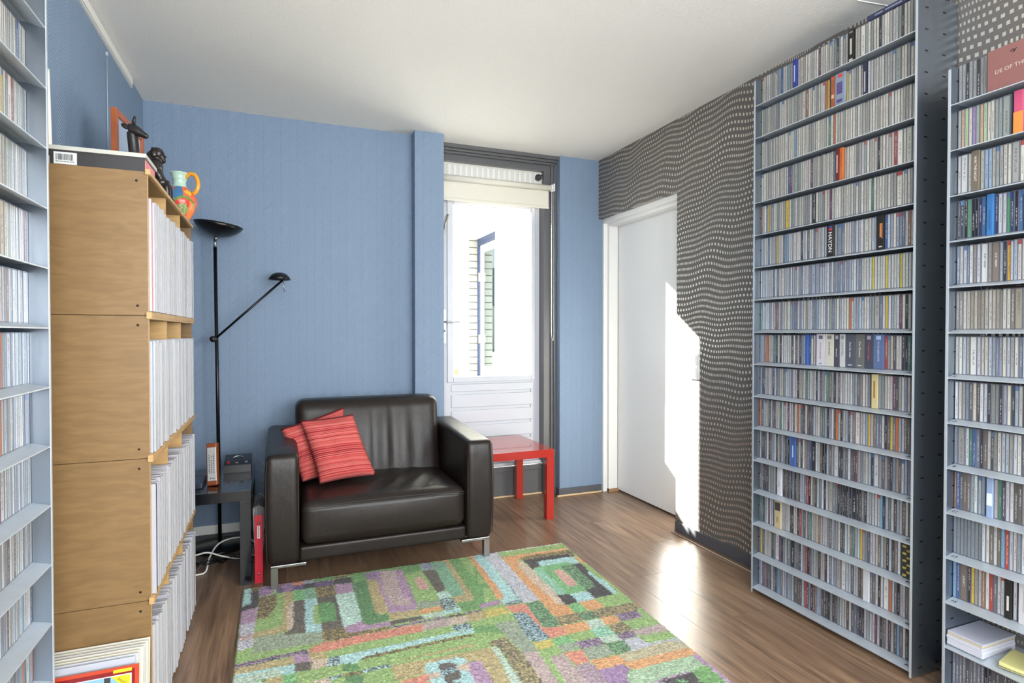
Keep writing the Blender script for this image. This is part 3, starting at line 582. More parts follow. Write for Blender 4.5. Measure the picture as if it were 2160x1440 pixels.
RUG = '''
G 329,2931 395,2916 578,2919 664,2922 657,2822 569,2794 561,2492 292,2601
LB -147,2923 -117,2922 -111,2752 -149,2733
OL -117,2918 -84,2912 -84,2874 -117,2877
BL -117,2880 -83,2877 -82,2787 -84,2707 -150,2692 -149,2733 -111,2752
MV -150,2692 -84,2704 -87,2576 -147,2579
PV -84,2915 -36,2920 -30,2828 -9,2820 -80,2809
PU -9,2878 19,2877 18,2819 -9,2820
PV -36,2920 -1,2917 -1,2878 -9,2878 -30,2828
MR -1,2917 20,2919 19,2877 -1,2878
PV 20,2919 61,2917 59,2816 18,2819
SA 60,2918 109,2916 107,2873 59,2875
PU 59,2875 107,2873 105,2818 59,2816
SB 109,2920 156,2916 154,2872 107,2873
BL 107,2873 154,2872 152,2819 106,2821
G 156,2916 178,2926 244,2920 242,2877 155,2879
PU 154,2876 241,2874 240,2812 153,2819
OL 244,2903 326,2919 326,2889 242,2877
BL 243,2877 324,2878 322,2804 240,2812
MV 240,2809 323,2807 318,2704 238,2706
G 327,2931 374,2928 358,2800 322,2808
DG 322,2808 359,2807 315,2469 318,2704
OL -82,2800 -9,2810 -11,2708 -23,2641 -47,2587 -86,2584 -82,2706
LG -9,2816 23,2817 16,2590 14,2492 -88,2534 -86,2584 -44,2589 -22,2640 -11,2708
TN 22,2817 60,2815 59,2705 41,2687 34,2641 31,2485 14,2492 17,2590
CR 59,2705 54,2476 31,2485 34,2647 43,2689
MG 60,2819 108,2820 106,2705 59,2708
TE 108,2820 155,2818 155,2704 106,2711
OL 156,2818 240,2809 237,2697 156,2703
BR 59,2708 106,2705 98,2458 55,2476
LB 106,2711 155,2704 157,2643 135,2621 130,2467 155,2454 156,2435 98,2458
BR 156,2703 237,2697 240,2619 237,2402 156,2435 153,2462 157,2643
LG 135,2621 157,2643 153,2462 131,2466
DM 157,2640 201,2644 221,2633 224,2588 223,2467 153,2462
LT 237,2703 318,2704 315,2469 307,2406 239,2401
PV 393,2897 465,2895 446,2806 391,2810
TN 391,2810 434,2800 427,2546 376,2567
MV 434,2803 465,2891 569,2873 569,2794 556,2494 427,2546
MT 464,2888 537,2878 530,2810 513,2575 508,2513 439,2542 442,2657
DG 319,2806 391,2810 376,2567 316,2591
LG 563,2797 657,2822 660,2796 673,2550 653,2455 558,2493 564,2608
PK 604,2735 629,2754 642,2734 646,2602 601,2610 599,2663
SB 666,2922 729,2918 720,2808 661,2820
BR 660,2816 720,2808 723,2747 712,2568 704,2561 665,2553
TE 725,2902 791,2888 782,2499 773,2490 715,2487 712,2568 722,2748
TN 729,2909 817,2922 818,2890 808,2423 727,2424 713,2430 716,2480 780,2493 791,2888
G 820,2920 919,2925 909,2611 841,2416 808,2423 818,2890
LG 874,2921 928,2922 911,2617 865,2486
OR 926,2927 950,2927 935,2685 911,2617
LB 950,2927 1010,2921 1011,2902 935,2685
LT 664,2550 714,2554 716,2490 659,2477
SK 659,2477 704,2488 713,2430 653,2455
LB 965,2925 1013,2924 1011,2839 986,2364 982,2356 907,2377 930,2393 939,2422 946,2847 945,2865
G 918,2781 901,2389 843,2377 791,2398
LG 901,2675 907,2538 881,2387 843,2377 836,2431
OR 942,2853 949,2846 939,2422 930,2393 904,2384 902,2391 918,2781
GY 1013,2924 1088,2908 1064,2310 992,2320 994,2367 1009,2839
LG 1090,2898 1453,2893 1462,2873 1461,2819 1088,2834
WH 1091,2911 1458,2904 1452,2888 1091,2896
OR 1088,2834 1461,2819 1462,2789 1455,2778 1174,2781 1138,2726 1119,2666 1151,2256 1105,2271 1059,2290
OL 1174,2781 1205,2796 1449,2795 1463,2780 1454,2699 1442,2699 1422,2744 1174,2755
BL 1174,2755 1422,2744 1442,2699 1290,2703 1237,2703 1225,2648 1191,2637 1173,2620
LB 1235,2704 1254,2709 1436,2702 1429,2608 1388,2611 1382,2635 1224,2644
OR 1442,2699 1459,2688 1461,2595 1435,2605
CR 1138,2726 1166,2745 1173,2620 1169,2582 1157,2334 1154,2255 1112,2268 1119,2650
MG 1173,2620 1189,2642 1224,2644 1351,2648 1382,2635 1390,2607 1378,2354 1356,2328 1307,2320 1208,2313 1173,2317 1158,2336
TS 1174,2620 1223,2641 1210,2316 1173,2317 1159,2333
PK 1260,2565 1279,2581 1309,2573 1305,2398 1292,2382 1261,2377 1249,2410
DS 1321,2609 1390,2607 1378,2354 1359,2330 1307,2320
BL 1390,2607 1435,2605 1424,2510 1407,2485 1400,2296 1359,2229 1304,2238 1305,2317 1375,2348
LG 1435,2605 1461,2595 1463,2401 1438,2359 1423,2502
LB 1409,2492 1425,2506 1424,2336 1403,2302
BL 1159,2333 1217,2313 1216,2229 1152,2252
LB 1220,2311 1304,2315 1301,2233 1216,2229
LG 1301,2233 1359,2229 1329,2180 1292,2195
OR 1216,2229 1298,2228 1292,2195 1214,2227
GY -147,2565 -87,2573 -92,2478 -145,2477
MT -145,2477 -92,2478 -92,2431 -147,2434
GY -147,2434 -92,2431 -91,2367 -147,2358
MV -150,2643 -87,2617 -87,2573 -147,2565
LG -86,2584 -33,2595 16,2576 12,2511 -2,2488 -92,2483
TN 16,2576 33,2569 31,2467 36,2444 -90,2438 -92,2483 -2,2488 12,2511
CR 33,2569 56,2559 54,2478 36,2444 31,2462
BR 56,2559 100,2542 95,2405 20,2413 20,2438 48,2452 56,2494
LB 101,2541 131,2529 131,2466 157,2455 156,2390 96,2399
LG 131,2529 157,2519 158,2463 131,2466
DM 157,2519 225,2491 220,2459 158,2463
BR 225,2491 240,2485 238,2388 156,2398 158,2463 220,2459
LT 240,2485 313,2455 306,2403 240,2392
MV 240,2392 308,2413 297,2331 249,2342
OL 156,2398 238,2388 249,2342 297,2333 293,2300 157,2306
GG -91,2436 20,2433 20,2415 96,2399 156,2390 154,2307 -88,2321
LG -147,2356 -91,2365 -88,2321 154,2307 156,2299 102,2277 -146,2267
SA 104,2279 156,2302 293,2300 285,2240 164,2234 105,2243
PS -146,2267 100,2276 100,2242 45,2247 -147,2237
TN -147,2237 45,2243 50,2192 -146,2193
MV 45,2247 102,2241 105,2188 51,2193
TN 105,2243 162,2230 161,2183 106,2188
BR 51,2191 105,2188 104,2131 53,2132
LB -148,2179 -136,2197 50,2192 52,2133 7,2135 -95,2131 -147,2148
LC -144,2174 3,2180 7,2135 -95,2135 -147,2148
CR 106,2188 161,2183 161,2129 105,2133
LG 164,2230 285,2238 278,2188 205,2182 162,2187
ST 162,2187 206,2184 200,2125 161,2129
LB 205,2182 278,2188 272,2138 253,2120 202,2124
LG 7,2135 52,2131 160,2127 206,2118 270,2122 262,2059 205,2047 156,2044 59,2065 11,2084
MG 7,2135 51,2131 51,2068 11,2084
DG 206,2118 270,2122 262,2063 207,2073
TN -43,2133 7,2131 11,2084 -43,2106
BL -97,2128 -45,2126 -43,2106
ST 157,2063 206,2062 204,2045 156,2042
ST 61,2064 107,2060 108,2045
CR 107,2060 157,2061 158,2043 108,2045
LG 158,2042 211,2045 260,2044 252,1986 156,2025
DG 210,2043 260,2044 252,1986 212,2003
OL 206,2062 262,2063 260,2044 204,2045
LT 297,2648 320,2639 315,2420 268,2396
DG 320,2639 383,2613 378,2474 391,2443 425,2437 422,2377 345,2375 322,2385 315,2420
TN 381,2614 434,2593 426,2443 391,2443 378,2477
MV 434,2593 561,2541 549,2428 429,2442
MT 454,2584 540,2549 530,2478 448,2505
LG 558,2542 659,2501 655,2421 551,2427 551,2451
GG 563,2502 653,2478 652,2422 552,2430
SK 656,2489 715,2478 716,2378 647,2382
TN 723,2475 812,2439 806,2422 727,2423
G 726,2420 841,2415 827,2376 805,2336 724,2339 721,2413
MV 806,2372 827,2376 814,2338 809,2340
OR 553,2423 652,2422 647,2382 550,2378
TN 428,2439 548,2425 549,2373 423,2379
BR 424,2371 549,2370 551,2336 420,2337
LC 552,2372 650,2372 646,2331 551,2336
LB 648,2376 718,2374 719,2341 647,2344
BR 647,2325 728,2326 725,2310 647,2305
PS 728,2326 801,2332 799,2312 731,2310
PS 418,2325 549,2328 647,2325 643,2312 415,2310
MV 268,2391 314,2415 322,2385 345,2375 424,2371 420,2335 261,2337
OL 261,2332 416,2331 412,2306 258,2308
SA 258,2303 538,2303 529,2243 251,2246
MT 540,2302 652,2306 640,2245 529,2243
CR 649,2304 728,2300 720,2245 642,2244
TN 728,2311 803,2307 781,2242 720,2245
LG 251,2244 646,2238 638,2194 245,2192
ST 646,2238 716,2239 717,2193 641,2195
LG 235,2110 294,2148 714,2133 717,2193 720,2245 781,2242 706,2027 366,2053 365,1941 223,1998
LB 244,2183 716,2191 716,2152 660,2160 294,2148 268,2130 260,2117 236,2114
OL 294,2148 715,2150 714,2133 274,2128 270,2133
TN 379,2073 685,2082 720,2068 678,2061 380,2068
TN 366,2049 707,2031 678,1947 669,1963 627,1976 476,1956 368,1958
LB 479,2007 495,2017 604,2015 620,2005 627,1976 618,1871 608,1842 470,1898 471,1962
CR 582,1965 627,1968 618,1871 610,1922 581,1929
BR 523,1985 539,1995 572,1990 582,1965 581,1902 571,1883 519,1883 521,1914
ST 527,1959 581,1961 580,1934 520,1919
MV 628,1972 669,1963 674,1936 637,1830 610,1841
SA 342,1950 475,1953 473,1919 449,1907
CR 475,1954 517,1955 516,1917 474,1922
ST 267,2063 362,2063 365,2045 265,2042
OL 230,2064 265,2061 265,2042 228,2041
DG 228,2041 267,2041 261,1983 223,1998
DM 235,2110 259,2113 266,2065 231,2067
G 852,2581 918,2554 897,2387 805,2375 780,2364
LG 879,2522 909,2510 897,2387 834,2384
OR 913,2556 945,2543 933,2401 923,2387 898,2390
LB 945,2543 996,2523 987,2358 908,2333 906,2376 933,2401
GY 999,2521 1075,2491 1065,2308 993,2316
SK 993,2524 999,2513 994,2319 900,2319 911,2339 982,2353
OR 1075,2491 1123,2471 1123,2253 1161,2223 1154,2146 1070,2148 1060,2171 1064,2235
CR 1120,2472 1171,2452 1153,2234 1121,2250
BL 1159,2332 1218,2312 1217,2232 1155,2230
LB 1218,2312 1303,2315 1301,2234 1218,2228
BL 1307,2318 1360,2335 1392,2283 1360,2232 1301,2234
LG 1300,2231 1360,2232 1308,2147 1290,2151
OR 1218,2228 1298,2228 1294,2146 1217,2147
MG 1160,2224 1217,2225 1217,2147 1156,2145
OS 1062,2151 1154,2146 1305,2141 1265,2075 1219,2075 1053,2081
DS 1162,2136 1229,2138 1219,2081 1156,2073
DS 997,2311 1065,2308 1060,2171 1053,2081 990,2080 983,2103
SA 904,2314 996,2308 981,2086 1055,2074 1045,2006 972,2005 965,2223 914,2250
ST 911,2244 954,2240 968,2222 970,2006 926,1999 897,2019 891,2094
LG 807,2333 897,2337 904,2314 819,2315
MV 807,2374 898,2383 904,2356 892,2340 802,2338
YL 807,2316 900,2312 901,2249 799,2249
TN 760,2306 805,2310 799,2249 742,2250
LG 740,2244 905,2244 890,2022 886,1950 829,1953 813,2081 743,2060 681,2064
G 726,2202 807,2181 817,2107 763,2140 709,2151
GG 808,2192 894,2188 891,2094 895,2015 891,1948 836,1950 826,2006
OR 1058,2079 1162,2067 1150,2006 1047,2005
LC 1164,2069 1225,2069 1226,2011 1217,1997 1151,2009
OR 1232,2076 1262,2070 1226,2011
YL 893,2004 969,1998 966,1949 894,1949
MG 973,1999 1046,1997 1047,1947 969,1950
LG 1048,1999 1147,2002 1143,1947 1051,1949
TS 1150,2006 1220,2001 1184,1941 1141,1948
PS 1047,1947 1143,1941 1145,1892 1048,1895
LC 1145,1943 1184,1941 1154,1893
GG 969,1950 1047,1947 1045,1901 970,1896
MT 831,1952 889,1944 873,1735 825,1754
MT 914,1889 973,1890 961,1699 894,1726
LG 894,1949 966,1949 970,1896 914,1889 894,1726 881,1731
SA 973,1895 1044,1888 1036,1811 977,1807
GG 1048,1895 1145,1892 1144,1876 1102,1808 1040,1814
OR 1040,1814 1105,1812 1068,1751 1039,1750
MD 970,1805 1036,1806 1039,1750 1021,1675 961,1699
PV 1039,1750 1068,1751 1021,1675
OS 737,2063 813,2081 829,1948 825,1754 756,1782 765,2015 759,2028 736,2042
LC 735,2032 759,2028 758,1781 722,1796 739,1941
TN 670,2033 733,2033 736,1961 722,1796 668,1818 668,1946 650,1972
MV 650,1972 673,1953 670,1817 607,1842
LG 684,2074 736,2058 734,2035 671,2035
LG 1438,2400 1470,2387 1446,2138 1443,2075 1343,2066 1304,2152 1303,2237 1400,2237 1422,2247
LB 1403,2415 1441,2399 1426,2254 1403,2235
BL 1308,2310 1365,2336 1393,2418 1403,2415 1399,2241 1300,2235
LB 1300,2297 1300,2235 1261,2228
OR 1258,2222 1296,2225 1301,2146 1217,2149
LG 1303,2234 1414,2235 1435,2150 1442,2133 1301,2146
OS 1232,2139 1415,2143 1445,2131 1444,2081 1397,2072 1231,2072
DS 1212,2140 1232,2139 1217,2077 1175,2075
LG 1410,2074 1450,2068 1439,1948 1296,1941 1303,2010 1405,2015
PS 1303,2076 1408,2071 1405,2015 1300,2015
OR 1231,2072 1300,2071 1298,2012 1225,2010
LC 1174,2072 1230,2069 1225,2010 1151,2009
TS 1151,2009 1223,2008 1221,1933 1149,1945
OS 1228,2009 1303,2010 1300,1937 1224,1944
PS 1222,1941 1300,1937 1290,1893 1221,1887
MT 1297,1938 1434,1941 1439,1923 1441,1880 1297,1893
GY 1223,1886 1290,1888 1297,1845 1312,1833 1443,1825 1436,1794 1360,1814 1216,1812
LG 1293,1892 1439,1877 1436,1828 1313,1835 1297,1845
LC 1152,1943 1221,1933 1218,1888 1150,1893
PS 1102,1946 1148,1942 1145,1890 1074,1897
DS 1145,1890 1223,1886 1216,1812 1143,1815
GG 1069,1888 1144,1887 1143,1815 1031,1820
TG 1146,1809 1377,1818 1438,1793 1434,1750 1159,1754
OR 1038,1812 1146,1809 1159,1754 1434,1750 1434,1698 1324,1706 1155,1707 1134,1754 1037,1750
MV 1401,1706 1435,1700 1427,1510 1391,1525
GL 1155,1707 1395,1703 1399,1641 1332,1621 1161,1622 1082,1650 1105,1681
PV 1037,1745 1134,1754 1143,1712 1105,1685 1089,1647 1026,1673
MD 1029,1816 1035,1746 1026,1673 962,1699
G 1335,1625 1406,1634 1407,1577 1394,1524 1315,1556 1326,1569
MV 1164,1626 1328,1627 1329,1617 1170,1614
BL 1168,1620 1328,1620 1326,1569 1297,1563 1166,1616
MG 1234,1593 1258,1601 1278,1593 1274,1572
'''
def rug():
    A, B, C, D = (np.array(p) for p in ((-.152, 2.925), (1.478, 2.905), (1.385, .62), (-.142, .62)))
    nu, nv = 340, 480
    uu, vv = np.meshgrid(np.linspace(0, 1, nu+1), np.linspace(0, 1, nv+1))
    P = A[None, None]*((1-uu)*(1-vv))[..., None]+B*(uu*(1-vv))[..., None]+C*(uu*vv)[..., None]+D*((1-uu)*vv)[..., None]
    rs = np.random.RandomState(5)
    px, py = P[..., 0].ravel()*1000, P[..., 1].ravel()*1000
    # below the part the photograph shows the print goes on as its own mirror image
    lim = 2156-(px+148)*(2156-1520)/(1418+148)+6
    qy = np.where(py < lim, 2*lim-py, py); qx = px+rs.normal(0, 2.6, px.shape); qy = qy+rs.normal(0, 2.6, px.shape)
    col = np.empty((px.size, 3)); col[:] = RUGC['LG']
    diag = ((qx*.8+qy) % 15) < 7.5
    for ln in RUG.strip().splitlines():
        a = ln.split(); pts = np.array([list(map(float, q.split(','))) for q in a[1:]])
        lo, hi = pts.min(0), pts.max(0)
        idx = np.nonzero((qx >= lo[0]) & (qx <= hi[0]) & (qy >= lo[1]) & (qy <= hi[1]))[0]
        if not len(idx): continue
        x, y = qx[idx], qy[idx]; ins = np.zeros(len(idx), bool); j = len(pts)-1
        for i in range(len(pts)):
            (xi, yi), (xj, yj) = pts[i], pts[j]
            if yi != yj: ins ^= ((yi > y) != (yj > y)) & (x < (xj-xi)*(y-yi)/(yj-yi)+xi)
            j = i
        k = idx[ins]
        if a[0] in RUGC: col[k] = RUGC[a[0]]
        else:
            c1, c2 = RUGW[a[0]]; col[k] = np.where(diag[k][:, None], c1, c2)
    col = col*.84+np.array((166, 166, 152))*.16; col = np.clip(col*(1+rs.normal(0, .10, (px.size, 1))), 0, 255)/255
    lc = np.where(col <= .04045, col/12.92, ((col+.055)/1.055)**2.4)
    z = .013+rs.uniform(-.0022, .0022, px.size); ed = np.minimum.reduce([uu, 1-uu, vv, 1-vv]).ravel(); z = np.where(ed < 1e-6, .001, z)
    x, y = px/1000+rs.normal(0, .0012, px.size), py/1000+rs.normal(0, .0012, px.size)
    V = np.stack([x-.65, y-1.75, z], 1)
    i = np.arange(nv)[:, None]*(nu+1)+np.arange(nu)[None]; F = np.stack([i, i+nu+1, i+nu+2, i+1], -1).reshape(-1, 4)
    me = bpy.data.meshes.new('rug'); me.vertices.add(len(V)); me.vertices.foreach_set('co', V.ravel())
    me.loops.add(F.size); me.loops.foreach_set('vertex_index', F.ravel()); me.polygons.add(len(F))
    me.polygons.foreach_set('loop_start', np.arange(len(F))*4); me.polygons.foreach_set('loop_total', np.full(len(F), 4)); me.update()
    at = me.color_attributes.new('Col', 'FLOAT_COLOR', 'POINT'); at.data.foreach_set('color', np.concatenate([lc, np.ones((len(lc), 1))], 1).ravel())
    g = NG('rug_wool'); v = g.n('ShaderNodeVertexColor', layer_name='Col'); n_ = g.noise(g.obj(), 260, 3)
    g.col(g.mix(1.0, v.outputs[0], v.outputs[0])); g.t.nodes.remove([q for q in g.t.nodes if q.type == 'MIX'][0])
    k = g.n('ShaderNodeHueSaturation', {'Value': g.ma('ADD', .82, g.ma('MULTIPLY', n_, .36)), 'Color': v.outputs[0]}); g.col(k.outputs[0])
    g.bump(n_, .7, .006); g.p(.95, 0, .1); g.set(g.b.inputs['Sheen Weight'], .15)
    me.materials.append(g.m); o = bpy.data.objects.new('rug', me); S.collection.objects.link(o); o.location = (.65, 1.75, 0)
    tag(o, 'green and multicoloured patchwork wool rug on the wooden floor', 'rug')
rug()

# ------------------------------------------------------------ plywood record crates
def ply(name, c1, c2, edge=False):
    g = NG(name); oi = g.n('ShaderNodeObjectInfo').outputs['Random']
    o = g.n('ShaderNodeVectorMath', {0: g.pos(), 1: g.n('ShaderNodeCombineXYZ', {0: g.ma('MULTIPLY', oi, 9.0), 2: g.ma('MULTIPLY', oi, 13.0)}).outputs[0]}, operation='ADD').outputs[0]
    a = g.noise(g.mapv(o, (2.2, 2.2, 9)), 1.4, 4, .55)
    w = g.ma('FRACT', g.ma('MULTIPLY', a, 7.0)); w = g.ma('PINGPONG', w, .5)
    fine = g.noise(g.mapv(o, (12, 12, 160)), 1.0, 3)
    f = g.ma('ADD', g.ma('MULTIPLY', w, .7), g.ma('MULTIPLY', fine, .55))
    g.col(g.mix(f, rgb(c1), rgb(c2))); return g.p(.42, 0, .4)
m_ply = ply('birch_plywood', (113, 87, 55), (138, 109, 71)); m_edge = ply('birch_edge', (166, 128, 80), (196, 162, 110))
m_hole = M('screw_head', (60, 52, 40), .4, .6)
BF, BN, BE, CH, CP = -.345, 1.95, 2.868, .414, .306
names = ['lowest', 'second-lowest', 'second-highest', 'topmost']
crates = []
for t in range(4):
    z0 = t*CH; z1 = z0+CH
    c = thing('record_crate', names[t]+' plywood record crate of the stack against the left wall', 'crate', (-.51, 2.41, z0), 'stacked plywood record crates')
    crates.append(c)
    sp = bx('side_panel', m_ply, XL+.003, BF, BN, BN+.012, z0+.0008, z1-.0008, parent=c)
    mb = MB(); mb.box(BF-.0001, BF+.0008, BN, BN+.012, z0+.001, z1-.001); mk('edge_band', mb, m_edge, sp)
    for zz in (z0+.028, z1-.028):
        mb = MB(); mb.cyl((BF-.026, BN, zz), (BF-.026, BN-.0008, zz), .0035, seg=10); mk('screw', mb, m_hole, sp)
    bx('side_panel', m_ply, XL+.003, BF, BE-.012, BE, z0+.0008, z1-.0008, parent=c)
    for i in (1, 2): bx('divider', m_edge, XL+.02, BF-.001, BN+CP*i-.006, BN+CP*i+.006, z0+.0125, z1-.0125, parent=c)
    bx('bottom_board', m_ply, XL+.003, BF-.001, BN+.012, BE-.012, z0+.0008, z0+.012, parent=c)
    bx('top_board', m_ply, XL+.003, BF-.001, BN+.012, BE-.012, z1-.012, z1-.0008, parent=c)
    bx('back_board', m_ply, XL+.004, XL+.009, BN+.012, BE-.012, z0+.012, z1-.012, parent=c)
    for zz, hh in ((z0+.006, .012), (z1-.006, .012)):
        if t == 0 and zz < .1: continue
        for i in range(3): bx('edge_strip', m_edge, BF-.001, BF+.009, BN+.004+CP*i, BN+CP*(i+1)-.002, zz-.006+(.001 if zz > z0+.1 else -.001), zz+.006+(.001 if zz > z0+.1 else -.001), bev=.001, parent=c)
    if t < 3:
        bx('connector_rail', m_edge, BF+.001, BF+.010, BN+.004, BE-.004, z1-.0045+.0, z1+.0045, bev=.001, parent=c)
    mb = MB(); mb.box(BF-.004, BF+.009, BN-.007, BN+.003, z1-.010, z1+(.010 if t < 3 else .006), .001); mk('corner_block', mb, m_edge, c)
def cdmat(name, stuff, lp=False):
    g = NG(name)
    if stuff:
        a = g.n('ShaderNodeVertexColor', layer_name='Col'); c, seed = a.outputs[0], a.outputs[1]
    else:
        a = g.n('ShaderNodeObjectInfo'); c, seed = a.outputs['Color'], a.outputs['Random']
    uv = g.xyz(g.n('ShaderNodeTexCoord').outputs['UV']); u, v = uv[0], uv[1]
    if lp:
        n_ = g.noise(g.mapv(g.pos(), (90, 500, 60)), 1.0, 3, .6)
        f = g.n('ShaderNodeMapRange', {0: n_, 1: .45, 2: .75, 3: 0, 4: .45}).outputs[0]
        g.col(g.mix(f, c, rgb((206, 206, 204)))); g.bump(n_, .35, .003); return g.p(.28, 0, .5)
    s1 = g.white(seed, 1.0); s2 = g.white(seed, 2.0); s3 = g.white(seed, 3.0)
    lum = g.n('ShaderNodeRGBToBW', {0: c}).outputs[0]
    ink = g.mix(g.ma('GREATER_THAN', lum, .18), rgb((186, 182, 176)), rgb((92, 88, 92)))
    cell = g.white(g.ma('ADD', g.ma('FLOOR', g.ma('MULTIPLY', v, 46.0)), g.ma('MULTIPLY', seed, 97.0)), g.ma('FLOOR', g.ma('MULTIPLY', u, 7.0)))
    t = g.ma('GREATER_THAN', cell, .42)
    band = g.ma('MULTIPLY', g.ma('GREATER_THAN', u, .36), g.ma('LESS_THAN', u, .64))
    lo = g.ma('ADD', .06, g.ma('MULTIPLY', s1, .35)); hi = g.ma('SUBTRACT', .96, g.ma('MULTIPLY', s2, .4))
    band = g.ma('MULTIPLY', band, g.ma('MULTIPLY', g.ma('GREATER_THAN', v, lo), g.ma('LESS_THAN', v, hi)))
    c2 = g.mix(g.ma('MULTIPLY', g.ma('MULTIPLY', t, band), .6), c, ink)
    lab = g.ma('MULTIPLY', g.ma('GREATER_THAN', v, .87), g.ma('GREATER_THAN', s3, .92))
    lc = g.mix(g.ma('GREATER_THAN', s1, .5), rgb((160, 70, 62)), rgb((84, 112, 152)))
    c2 = g.mix(lab, c2, lc)
    edge = g.ma('MAXIMUM', g.ma('GREATER_THAN', g.ma('ABSOLUTE', g.ma('SUBTRACT', u, .5)), .36), g.ma('GREATER_THAN', g.ma('ABSOLUTE', g.ma('SUBTRACT', v, .5)), .475))
    c2 = g.mix(g.ma('MULTIPLY', edge, .8), c2, rgb((78, 80, 92)))
    g.col(c2); g.bump(edge, .3, .001); return g.p(.2, 0, .5)
m_cd = cdmat('cd_spine', False); m_cds = cdmat('cd_spine_rest', True); m_case = M('clear_cd_case', (112, 118, 128), .12, 0, .6)
m_lps = cdmat('record_sleeve', False, True)
m_lpside = M('plastic_outer_sleeve', (168, 168, 175), .25, 0, .5)
def unit_spine(name, mats):
    # unit box: x = depth behind the spine (0 at the spine), y = thickness, z = height; the spine faces -x
    me = bpy.data.meshes.new(name)
    V = [(0, 0, 0), (0, 1, 0), (0, 1, 1), (0, 0, 1), (1, 0, 0), (1, 1, 0), (1, 1, 1), (1, 0, 1)]
    F = [(0, 3, 2, 1), (4, 5, 6, 7), (0, 1, 5, 4), (3, 7, 6, 2), (0, 4, 7, 3), (1, 2, 6, 5)]
    me.from_pydata(V, [], F); uv = me.uv_layers.new(name='UVMap')
    for p in me.polygons:
        p.material_index = 0 if p.index == 0 else 1
        for li, vi in zip(p.loop_indices, p.vertices): uv.data[li].uv = (V[vi][1], V[vi][2])
    for m in mats: me.materials.append(m)
    return me
lpm = unit_spine('record', (m_lps, m_lpside))
LPC = [(188, 187, 184), (178, 179, 182), (194, 190, 182), (168, 170, 174), (186, 182, 174), (200, 200, 198), (160, 161, 162), (174, 168, 156)]
def ordi(n): return '%d%s' % (n, 'th' if 10 <= n % 100 <= 20 else {1: 'st', 2: 'nd', 3: 'rd'}.get(n % 10, 'th'))
def cname(c):
    r, g_, b_ = c; mx, mn = max(c), min(c); l = (mx+mn)/2
    if mx-mn < 26: return 'white' if l > 205 else 'pale grey' if l > 160 else 'grey' if l > 95 else 'black'
    if r == mx: return ('yellow' if g_ > .78*r and b_ < .7*r else 'cream' if g_ > .78*r and l > 150 else 'orange' if g_ > .5*r and b_ < .5*r else 'brown' if r < 150 else 'red')
    if b_ == mx: return 'blue' if l < 150 else 'pale blue'
    return 'green'
tiern = ['bottom', 'third', 'second', 'top']
def record(c, loc, sc, label, rot=None, group='records in the plywood crates'):
    o = bpy.data.objects.new('record', lpm); S.collection.objects.link(o); o.location = loc; o.scale = sc
    if rot: o.rotation_euler = rot
    o.color = tuple(lin(v) for v in c)+(1,); tag(o, label, 'record', group); return o
random.seed(11)
for t in range(4):
    idx = 0
    for b_ in range(3):
        y = BN+CP*b_+(.014 if b_ == 0 else .008); ye = BN+CP*(b_+1)-(.014 if b_ == 2 else .008)
        while y < ye-.008:
            th = random.choice((.007, .009, .011, .013, .016, .010)); th = min(th, ye-y)
            if ye-y-th < .007: th = ye-y
            c = random.choice(LPC); idx += 1
            if idx == 1: th = .017; c = [(196, 194, 190), (66, 66, 84), (112, 148, 176), (182, 66, 54)][t]
            if (t, b_) == (3, 1) and random.random() < .06: c = (70, 70, 74)
            if t == 0 and b_ == 2 and y < BN+CP*2+.02: c = (34, 32, 32)
            h = .316+random.random()*.014; d = .316+random.random()*.006
            pr = BF+.004+random.random()*.009
            # spine towards the room: rotate the unit box half a turn about z
            record(c, (pr, y+th-.0004, t*CH+.0125), (d, th-.0006, h), '%s record sleeve, %s from the near end of the %s row of the crates' % (cname(c), ordi(idx), tiern[t]), (0, 0, math.pi))
            y += th
# records leaning at the foot of the crates
LC_ = [(206, 202, 190), (196, 192, 180), (188, 186, 180), (210, 206, 194), (202, 196, 180), (190, 192, 200), (176, 180, 190)]
for i, c in enumerate(LC_):
    yb = 1.905-.0165*i; rot = Matrix.Rotation(R(4.5), 4, 'X')
    mb = MB(); mb.box(-.315+.002*i, 0, -.006, .0, 0, .314, .001)
    X4 = Matrix.Translation((-.345+.002*(i % 2)-.005*i*.6, yb, .0015)) @ Matrix.Rotation(R(-6), 4, 'X')
    bmesh.ops.transform(mb.b, matrix=X4, verts=mb.b.verts)
    mk('record', mb, M('sleeve_card', c, .3, var=.05), None, (-.5, yb, 0), '%s record sleeve, %s behind the red-framed cover at the crates\' foot' % (cname(c), ordi(len(LC_)-i)), 'record', 'records leaning at the foot of the crates')
X4 = Matrix.Translation((-.350, 1.785, .0015)) @ Matrix.Rotation(R(-6), 4, 'X')
rc = thing('record', 'red-framed record sleeve in front of the leaning records on the floor', 'record', (-.5, 1.79, 0), 'records leaning at the foot of the crates')
def lbox(name, m, a, b_, c, d, y0, y1, par):
    mb = MB(); mb.box(a, b_, y0, y1, c, d, 0, X4); return mk(name, mb, m, par)
sl = lbox('sleeve', M('red_sleeve', (186, 66, 40), .25), -.314, 0, 0, .302, -.005, 0, rc)
lbox('inner_border', M('dark_red_border', (128, 30, 30), .25), -.304, -.009, .01, .2935, -.0053, -.0049, rc)
lbox('picture', M('pale_border', (196, 200, 208), .3), -.300, -.016, .02, .283, -.0058, -.0048, rc)
lbox('picture_field', M('blue_picture', (128, 172, 196), .3, var=.15), -.297, -.019, .023, .2805, -.0062, -.0056, sl)
for a in (-.235, -.145, -.078): lbox('picture_bar', M('dark_picture_bar', (58, 56, 60), .3), a, a+.014, .023, .2805, -.0066, -.006, sl)
lbox('strip_label', M('yellow_label', (224, 206, 40), .3), -.058, -.016, .2885, .2965, -.0058, -.0048, rc)
